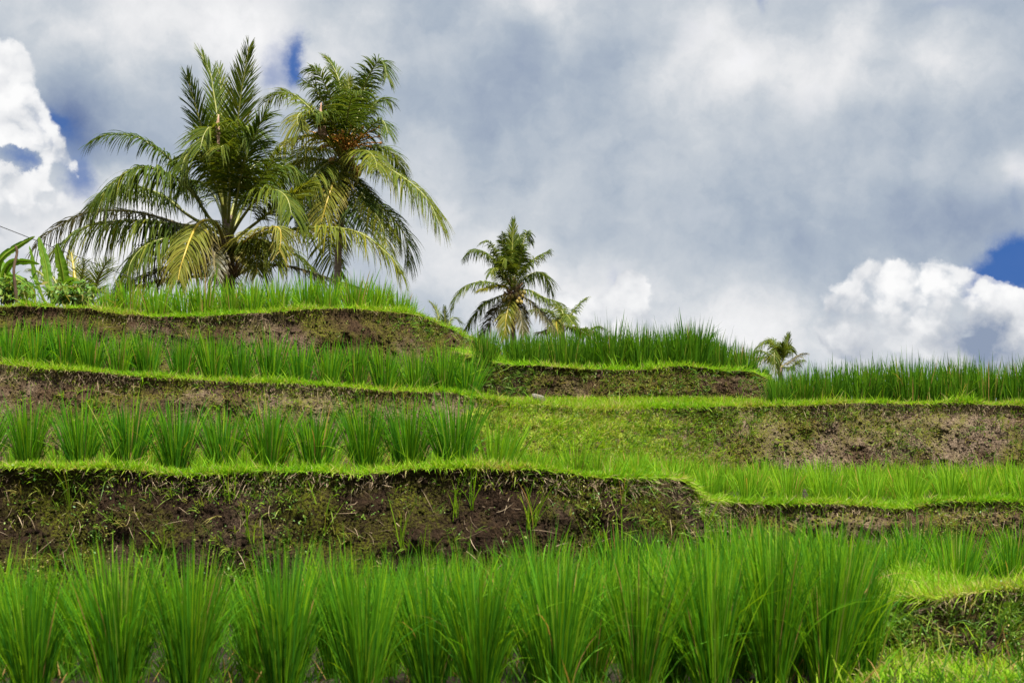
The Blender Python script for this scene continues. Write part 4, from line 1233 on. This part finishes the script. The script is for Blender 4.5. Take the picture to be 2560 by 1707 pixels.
# ------------------------------------------------------------------ banana plants
def banana_leaf(parent, loc, px, D, dy, width, roll=0.0, torn=0.5, fold=0.35):
    width *= .64
    seg = np.linspace(0, 1, len(px))
    dep = np.interp(seg, np.linspace(0, 1, len(dy)), dy)
    pts = np.array([P(u, v, D + e) for (u, v), e in zip(px, dep)]) - np.asarray(loc)
    c = smooth_curve(pts, 40)
    s = np.linspace(0, 1, 40)
    T = unit(np.gradient(c, axis=0))
    hd = c[-1] - c[0]
    sd = np.cross(hd, [0, 0, 1.0])
    if np.linalg.norm(sd) < .2 * np.linalg.norm(hd):
        sd = np.array([1.0, 0, 0]) if abs(hd[0]) < abs(hd[1]) else np.array([1.0, 0.2, 0])
    side = unit(np.tile(sd, (40, 1)) - T * (T @ sd)[:, None])
    N = unit(np.cross(side, T))
    ca, sa = math.cos(roll), math.sin(roll)
    side, N = side * ca + N * sa, N * ca - side * sa
    w = width * np.sin(np.pi * np.clip((s - .1) / .9, 0, 1)) ** .55 * (s > .1) + .004
    mb = MB()
    tube(mb, c, .022 * (1 - s) + .005, 5, tint=(.9, 0, 0))
    for sg in (1, -1):
        f = fold + rng.normal(0, .08, 40)
        jag = 1 - torn * (rng.random(40) < .22) * rng.random(40) * .7
        prev = c
        cols = [c]
        for k, a in enumerate((.34, .67, 1.0)):
            cols.append(c + side * (sg * w * jag * a * np.cos(f))[:, None] + N * (w * a * np.sin(f) - w * a * a * .35)[:, None])
        g = np.stack(cols, 1)
        i, j = np.meshgrid(np.arange(39), np.arange(3), indexing='ij')
        q = np.stack([i * 4 + j, i * 4 + j + 1, (i + 1) * 4 + j + 1, (i + 1) * 4 + j], -1).reshape(-1, 4)
        mb.add(g.reshape(-1, 3), q, np.tile([rng.uniform(.2, .7), 0, 0], (160, 1)))
    return mb.build("leaf", M['banana'], parent)


def banana(label, D, base_px, leaves, zg, r=.08):
    b = P(*base_px, D)
    lc = np.array([b[0], D, zg])
    o = empty("banana_plant", lc)
    tag(o, label, "banana plant", "young plants at the left end of the top terrace")
    mb = MB()
    top = P(*base_px, D)
    tube(mb, smooth_curve([[b[0], D, zg - .05], [b[0], D, (zg + top[2]) / 2], top], 10) - lc, np.linspace(r, r * .5, 10), 8, tint=(.8, 0, 0))
    mb.build("stem", M['banana'], o)
    for px, dy, w, roll in leaves:
        banana_leaf(o, lc, px, D, dy, w, roll)
    return o


Db = 22.0
banana("banana plant with broad leaves cut by the left edge, behind the leaning stake", Db, i1((40, 1440))[0],
       [(i1((40, 1440), (-10, 1300), (10, 1230), (80, 1175), (190, 1112)), (0, -.1, .1), .09, 1.1),
        (i1((40, 1440), (20, 1340), (60, 1260), (150, 1250), (215, 1262)), (0, -.4, -.6), .10, .9),
        (i1((40, 1450), (-20, 1380), (-70, 1330), (-140, 1380)), (0, -.3, -.5), .26, .2),
        (i1((45, 1450), (20, 1350), (-20, 1260), (-80, 1210)), (0, .2, .3), .26, .3),
        (i1((40, 1450), (60, 1330), (110, 1340), (160, 1400), (190, 1470)), (0, -.3, -.6), .17, .1),
        (i1((40, 1460), (50, 1380), (30, 1360), (0, 1440)), (0, -.6, -.9), .2, 0),
        (i1((40, 1460), (90, 1380), (70, 1340), (20, 1330)), (0, -.5, -.8), .16, .3)], 2.3)
banana("banana plant with narrow upright folded leaves, right of the leaning stake", Db + 1, i1((285, 1480))[0],
       [(i1((280, 1490), (240, 1460), (190, 1330), (175, 1230), (160, 1165)), (0, -.1, -.1), .12, .5),
        (i1((285, 1480), (265, 1380), (250, 1270), (210, 1115)), (0, .1, .2), .12, .8),
        (i1((290, 1480), (350, 1440), (345, 1330), (325, 1230), (308, 1150)), (0, -.2, -.3), .16, .4),
        (i1((290, 1490), (300, 1420), (330, 1430), (370, 1460)), (0, -.4, -.7), .15, .2),
        (i1((290, 1490), (340, 1400), (400, 1350), (475, 1370)), (0, -.2, -.5), .13, .4)], 2.3)

for (uu, vv, dd, wd, ht, lab) in ((20, 752, 20.5, .55, .42, "low tangle of yellow green leaves under the banana plant cut by the left edge"),
                                  (170, 752, 20.0, .5, .34, "small leafy shrub between the banana plants and the young palm at the left")):
    bp_ = P(uu, vv, dd)
    lc = bp_ - [0, 0, .12]
    o = empty("shrub", lc)
    tag(o, lab, "shrub", "young plants at the left end of the top terrace")
    mb = MB()
    stems = []
    for k in range(22):
        e = np.array([rng.normal(0, wd * .55), rng.normal(0, .2), rng.uniform(.3, 1.0) * ht + .1])
        c_ = smooth_curve([[0, 0, 0], e * [.35, .35, .6], e], 8)
        tube(mb, c_, np.linspace(.007, .003, 8), 5)
        stems.append(c_)
    mb.build("stem", M['stake'], o)
    mb = MB()
    B_ = np.concatenate([c_[3:] for c_ in stems for _ in range(4)])
    d = unit(rng.normal(0, 1, B_.shape) + [0, -.2, .35])
    tint = np.zeros((len(B_), 3))
    tint[:, 0] = rng.random(len(B_))
    ribbons(mb, B_, d, rng.uniform(.07, .17, len(B_)), rng.uniform(.02, .05, len(B_)), rng.normal(0, .15, B_.shape) - [0, 0, .35], rand_side(d), 4, prof=lambda t: np.sin(np.pi * np.clip(t, 0.05, 0.97)) ** .8, tint=tint)
    mb.build("foliage", M['weed'], o)

# leaning stake
b = P(43, 770, 18.0)
mb = MB()
st = smooth_curve([P(*q, 18.0 + e) for q, e in zip(i1((97, 1540), (95, 1500), (84, 1400), (75, 1290), (92, 1205), (84, 1163)), (0, 0, 0, 0, .05, .05))], 26)
tube(mb, st, .024 - np.linspace(0, .008, 26) + rng.normal(0, .002, 26), 7)
o = mb.build("wooden_stake", M['stake'])
tag(o, "crooked brown wooden stake stuck upright at the left end of the top terrace", "stake")

# overhead wire
a, z_ = P(-900, 240, 34), P(1000, 930, 60)
mb = MB()
pts = np.array([P(-420, 405, 25), P(0, 566, 26), P(150, 625, 26.5), P(317, 690, 27.2), P(470, 752, 28), P(620, 812, 29)])
tube(mb, smooth_curve(pts, 40), .008, 5)
o = mb.build("overhead_wire", M['wire'])
tag(o, "thin dark wire slanting down across the clouds behind the banana leaves", "wire")

# pale stone on the ledge
mb = MB()
c = P(1346, 994, 14.75)
for dx, dz, sx, sy, sz in ((0, 0, .07, .05, .035),):
    th = np.linspace(.02, np.pi - .02, 9)
    ph = np.linspace(0, 2 * np.pi, 12, endpoint=False)
    Tt, Ph = np.meshgrid(th, ph, indexing='ij')
    v = np.stack([np.sign(np.cos(Ph)) * np.abs(np.cos(Ph)) ** .6 * np.sin(Tt) ** .6 * sx, np.sign(np.sin(Ph)) * np.abs(np.sin(Ph)) ** .6 * np.sin(Tt) ** .6 * sy, np.sign(np.cos(Tt)) * np.abs(np.cos(Tt)) ** .6 * sz], -1).reshape(-1, 3)
    v *= (1 + .35 * (fbm(v * 22 + 5, 2) - .5))[:, None]
    v[:, 2] -= v[:, 0] * .25
    i, j = np.meshgrid(np.arange(8), np.arange(12), indexing='ij')
    q = np.stack([i * 12 + j, (i + 1) * 12 + j, (i + 1) * 12 + (j + 1) % 12, i * 12 + (j + 1) % 12], -1).reshape(-1, 4)
    mb.add(v + c, q)
o = mb.build("stone", M['stone'], smooth=False)
tag(o, "pale grey angular stone lying on the grassy ledge at the centre", "stone")

# ------------------------------------------------------------------ sky
W = bpy.data.worlds.new("World")
S.world = W
W.use_nodes = True
nt = W.node_tree
nt.nodes.clear()
wo = nt.nodes.new("ShaderNodeOutputWorld")
bg = nt.nodes.new("ShaderNodeBackground")
SUN_EL, SUN_AZ = math.radians(63), math.radians(150)   # azimuth clockwise from +Y: behind the viewer, to the right
sky = nt.nodes.new("ShaderNodeTexSky")
sky.sky_type = 'NISHITA'
sky.sun_disc = False
sky.sun_elevation = SUN_EL
sky.sun_rotation = SUN_AZ
sky.air_density = 1.0
sky.dust_density = 0.4
sky.ozone_density = 3.0
bg.inputs[1].default_value = 0.1


def lk(a, b):
    nt.links.new(a, b)


def mth(op, a, b=None, c=None):
    n = nt.nodes.new("ShaderNodeMath")
    n.operation = op
    for k, x in enumerate((a, b, c)):
        if x is None:
            continue
        if isinstance(x, (int, float)):
            n.inputs[k].default_value = x
        else:
            lk(x, n.inputs[k])
    return n.outputs[0]


def vec(op, a, b=None, scale=None):
    n = nt.nodes.new("ShaderNodeVectorMath")
    n.operation = op
    for k, x in enumerate((a, b)):
        if x is None:
            continue
        if isinstance(x, tuple):
            n.inputs[k].default_value = x
        else:
            lk(x, n.inputs[k])
    if scale is not None:
        n.inputs["Scale"].default_value = scale
    return n.outputs["Value"] if op in ('DOT_PRODUCT', 'LENGTH', 'DISTANCE') else n.outputs[0]


def sstep(x, a, b):
    n = nt.nodes.new("ShaderNodeMapRange")
    n.interpolation_type = 'SMOOTHSTEP'
    lk(x, n.inputs[0])
    n.inputs[1].default_value = a
    n.inputs[2].default_value = b
    return n.outputs[0]


def sky_uv(u, v):
    """photo pixel -> direction as (azimuth, elevation), in units of 1000 photo pixels"""
    d = P(u, v, 1.0) - np.array([0, 0, EYE])
    d = d / np.linalg.norm(d)
    return math.atan2(d[0], d[1]) * F / 1000, math.asin(d[2]) * F / 1000


tc = nt.nodes.new("ShaderNodeTexCoord")
nrm = vec('NORMALIZE', tc.outputs["Generated"])
sx = nt.nodes.new("ShaderNodeSeparateXYZ")
lk(nrm, sx.inputs[0])
az = mth('MULTIPLY', mth('ARCTAN2', sx.outputs[0], sx.outputs[1]), F / 1000)
el = mth('MULTIPLY', mth('ARCSINE', sx.outputs[2]), F / 1000)
cx = nt.nodes.new("ShaderNodeCombineXYZ")
lk(az, cx.inputs[0])
lk(el, cx.inputs[1])
Pq = cx.outputs[0]


def warped(scale, detail, amount, rough=0.55, off=0.0):
    n = noise(nt, vec('ADD', Pq, (off, off * .6, 0)), scale, detail, rough)
    return vec('ADD', Pq, vec('SCALE', vec('SUBTRACT', n.outputs["Color"], (.5, .5, .5)), scale=amount))


def blobs(pos, items, acc=0.0):
    """sum of soft round patches (u, v, ru, rv, amount)"""
    for (u, v, ru, rv, amt) in items:
        a, e = sky_uv(u, v)
        q = vec('MULTIPLY', vec('SUBTRACT', pos, (a, e, 0)), (1000 / ru, 1000 / rv, 0))
        g = mth('EXPONENT', mth('MULTIPLY', vec('DOT_PRODUCT', q, q), -1.0))
        acc = mth('MULTIPLY_ADD', g, amt, acc)
    return acc


W1 = warped(2.4, 7, 0.30, 0.58)
W2 = warped(7.0, 9, 0.12, 0.66, 3.0)
W3 = warped(9.0, 9, 0.075, 0.66, 8.0)

# tone of the grey cloud sheet
base_n = noise(nt, vec('ADD', vec('SCALE', W1, scale=1.0), (4.2, 1.3, 0)), 1.9, 7, 0.52)
tone = mth('MULTIPLY_ADD', mth('SUBTRACT', base_n.outputs[0], .5), 0.30, 0.56)
fine = noise(nt, vec('ADD', W2, (9.1, 3.7, 0)), 5.0, 8, 0.56)
tone = mth('MULTIPLY_ADD', mth('SUBTRACT', fine.outputs[0], .5), 0.26, tone)
emb = noise(nt, vec('ADD', W2, (9.1 - .05, 3.7 + .07, 0)), 5.0, 8, 0.56)
tone = mth('MULTIPLY_ADD', mth('SUBTRACT', fine.outputs[0], emb.outputs[0]), 0.42, tone)
tone = blobs(W1, [
    (430, 40, 380, 110, .34), (640, 130, 170, 90, .25), (100, 40, 200, 120, -.05), (330, 330, 220, 150, -.16), (190, 250, 90, 120, -.22), (250, 380, 90, 110, -.22),
    (300, 520, 120, 80, .25), (150, 620, 260, 110, .28), (420, 640, 300, 120, .28), (1150, 300, 260, 200, -.10), (1380, 200, 200, 130, -.12), (1350, 20, 110, 45, .26),
    (1840, 70, 120, 110, .30), (1900, 170, 170, 90, .18), (1720, 180, 110, 90, .10), (2060, 150, 110, 110, .14), (2340, 160, 130, 90, .22), (2130, 50, 60, 70, .18), (2490, 60, 90, 60, -.12),
    (1700, 260, 45, 90, .14), (1950, 560, 380, 120, -.07), (2330, 330, 200, 120, -.06), (1720, 640, 200, 150, -.06), (2230, 530, 160, 110, -.09), (2430, 570, 110, 80, -.30), (2010, 640, 90, 110, -.14),
    (1150, 620, 250, 130, .17), (1300, 740, 260, 110, .26), (1850, 830, 220, 110, .26), (1800, 680, 110, 120, .06), (1090, 480, 160, 160, .10), (2550, 430, 60, 50, .25), (1430, 560, 130, 100, -.04),
    (2000, 900, 400, 120, .20)], tone)
grey = ramp(nt, tone, [(0.0, (0.13, 0.19, 0.36)), (0.22, (0.27, 0.335, 0.46)), (0.45, (0.40, 0.465, 0.555)), (0.65, (0.56, 0.605, 0.66)), (0.85, (0.78, 0.79, 0.81)), (1.0, (0.90, 0.90, 0.91))])
# clear blue openings
blue = blobs(W2, [(25, 402, 40, 28, .6), (75, 414, 34, 22, .5), (140, 310, 55, 40, 1.0), (190, 395, 40, 60, .5), (205, 470, 42, 45, .7), (742, 170, 26, 64, 1.0), (682, 172, 44, 42, .8), (720, 120, 60, 30, .35), (2520, 695, 110, 65, 1.0),
                  (2570, 620, 45, 45, .8), (2490, 635, 35, 25, .5), (2460, 700, 60, 40, .5), (1915, 15, 22, 30, .6), (2330, 5, 120, 22, .35), (2550, 490, 30, 60, .35), (1545, 690, 30, 50, .28)])
blue = mth('ADD', blue, mth('MULTIPLY', mth('SUBTRACT', fine.outputs[0], .5), 1.15))
bm = mth('MULTIPLY', sstep(blue, .06, 1.2), .94)
skyc = mixc(nt, bm, grey, mixc(nt, .08, (0.003, 0.095, 0.40), vec('SCALE', sky.outputs[0], scale=.1)))


def billow(pos, sc):
    v = nt.nodes.new("ShaderNodeTexVoronoi")
    v.voronoi_dimensions = '2D'
    v.feature = 'SMOOTH_F1'
    v.inputs["Smoothness"].default_value = .35
    v.inputs["Scale"].default_value = sc
    v.inputs["Detail"].default_value = 2.0
    v.inputs["Roughness"].default_value = .5
    lk(pos, v.inputs["Vector"])
    return mth('SUBTRACT', .5, v.outputs["Distance"])


b1_ = billow(W3, 9.0)
HOLES = [(20, 405, 30, 20, -.6), (70, 412, 26, 16, -.5), (150, 445, 30, 20, -.4), (205, 472, 40, 26, -.6), (120, 500, 30, 20, -.25), (15, 60, 60, 40, -.3)]
b2_ = billow(W3, 22.0)
cum = blobs(W3, [
    # right cumulus
    (2180, 770, 110, 90, .9), (2280, 740, 130, 95, 1.0), (2390, 760, 110, 85, .9), (2470, 810, 110, 80, .9), (2560, 840, 110, 80, .9), (2330, 850, 260, 90, .8), (2140, 840, 100, 90, .6), (2660, 860, 160, 110, .9),
    # left cumulus
    (-20, 210, 95, 110, 1.0), (40, 330, 110, 100, .8), (-40, 420, 150, 120, .8), (100, 440, 80, 65, .75), (170, 450, 45, 45, .3), (80, 540, 150, 80, .7), (180, 520, 60, 50, .35), (-150, 300, 150, 250, 1),
    (15, 140, 60, 50, .35),
    # centre tower and low band
    (1575, 715, 50, 55, .85), (1590, 690, 30, 30, .35), (1560, 790, 90, 60, .75), (1450, 800, 110, 70, .6), (1400, 745, 60, 40, .45), (1660, 850, 140, 60, .5)])
cum = blobs(W2, HOLES, mth('MINIMUM', cum, .74))
cum = mth('MULTIPLY_ADD', mth('SUBTRACT', fine.outputs[0], .5), .5, cum)
cum = mth('MULTIPLY_ADD', b1_, .30, cum)
cum = mth('MULTIPLY_ADD', b2_, .13, cum)
cm = sstep(cum, .42, .64)
# relief: difference of the billows towards the light (up and left)
Ws = vec('ADD', W3, (-.022, .034, 0))
rel = mth('ADD', mth('SUBTRACT', b1_, billow(Ws, 9.0)), mth('MULTIPLY', mth('SUBTRACT', b2_, billow(Ws, 22.0)), .3))
lum = mth('MULTIPLY_ADD', rel, .34, .76)
soft = noise(nt, vec('ADD', W1, (2.2, 7.7, 0)), 3.2, 5, .5)
lum = mth('MULTIPLY_ADD', mth('SUBTRACT', soft.outputs[0], .5), .35, lum)
lum = blobs(W2, [(2455, 845, 66, 60, -.80), (2485, 900, 100, 55, -.25), (2180, 880, 170, 80, -.24), (2100, 820, 70, 70, -.12), (2250, 690, 120, 50, .16), (2400, 730, 110, 50, .12), (20, 590, 100, 60, -.22),
                 (30, 250, 90, 120, .14), (100, 480, 90, 60, .12), (1575, 690, 50, 40, -.05), (1450, 810, 150, 60, .10), (2300, 810, 120, 40, -.07)], lum)
cumc = ramp(nt, lum, [(0.15, (0.27, 0.33, 0.45)), (0.5, (0.56, 0.59, 0.64)), (0.75, (0.80, 0.81, 0.83)), (1.0, (0.96, 0.96, 0.96))])
skyc = mixc(nt, cm, skyc, cumc)
lvl = 0.375
# unseen sky high above the view is boosted, added as soft fill light
high = mth('MULTIPLY_ADD', sstep(el, .36 * F / 1000, .85 * F / 1000), 1.5 * 10 * lvl, 10 * lvl)
hv = nt.nodes.new("ShaderNodeVectorMath")
hv.operation = 'SCALE'
lk(skyc, hv.inputs[0])
lk(high, hv.inputs["Scale"])
lk(hv.outputs[0], bg.inputs[0])
lk(bg.outputs[0], wo.inputs[0])
W.cycles.sampling_method = 'MANUAL'
W.cycles.sample_map_resolution = 256

sun = bpy.data.lights.new("sun", 'SUN')
sun.energy = 4.3
sun.angle = math.radians(2.0)
sun.color = (1.0, 0.95, 0.86)
so = bpy.data.objects.new("sun", sun)
COL.objects.link(so)
sd = np.array([math.sin(SUN_AZ) * math.cos(SUN_EL), math.cos(SUN_AZ) * math.cos(SUN_EL), math.sin(SUN_EL)])
from mathutils import Vector
so.rotation_euler = Vector(sd).to_track_quat('Z', 'Y').to_euler()
so.location = (0, 0, 30)

S.view_settings.view_transform = 'Standard'
S.view_settings.look = 'None'
S.view_settings.exposure = 1.45
S.view_settings.gamma = 1
S.cycles.max_bounces = 6
S.cycles.diffuse_bounces = 3
S.cycles.glossy_bounces = 2
S.cycles.transmission_bounces = 4
S.cycles.use_denoising = True
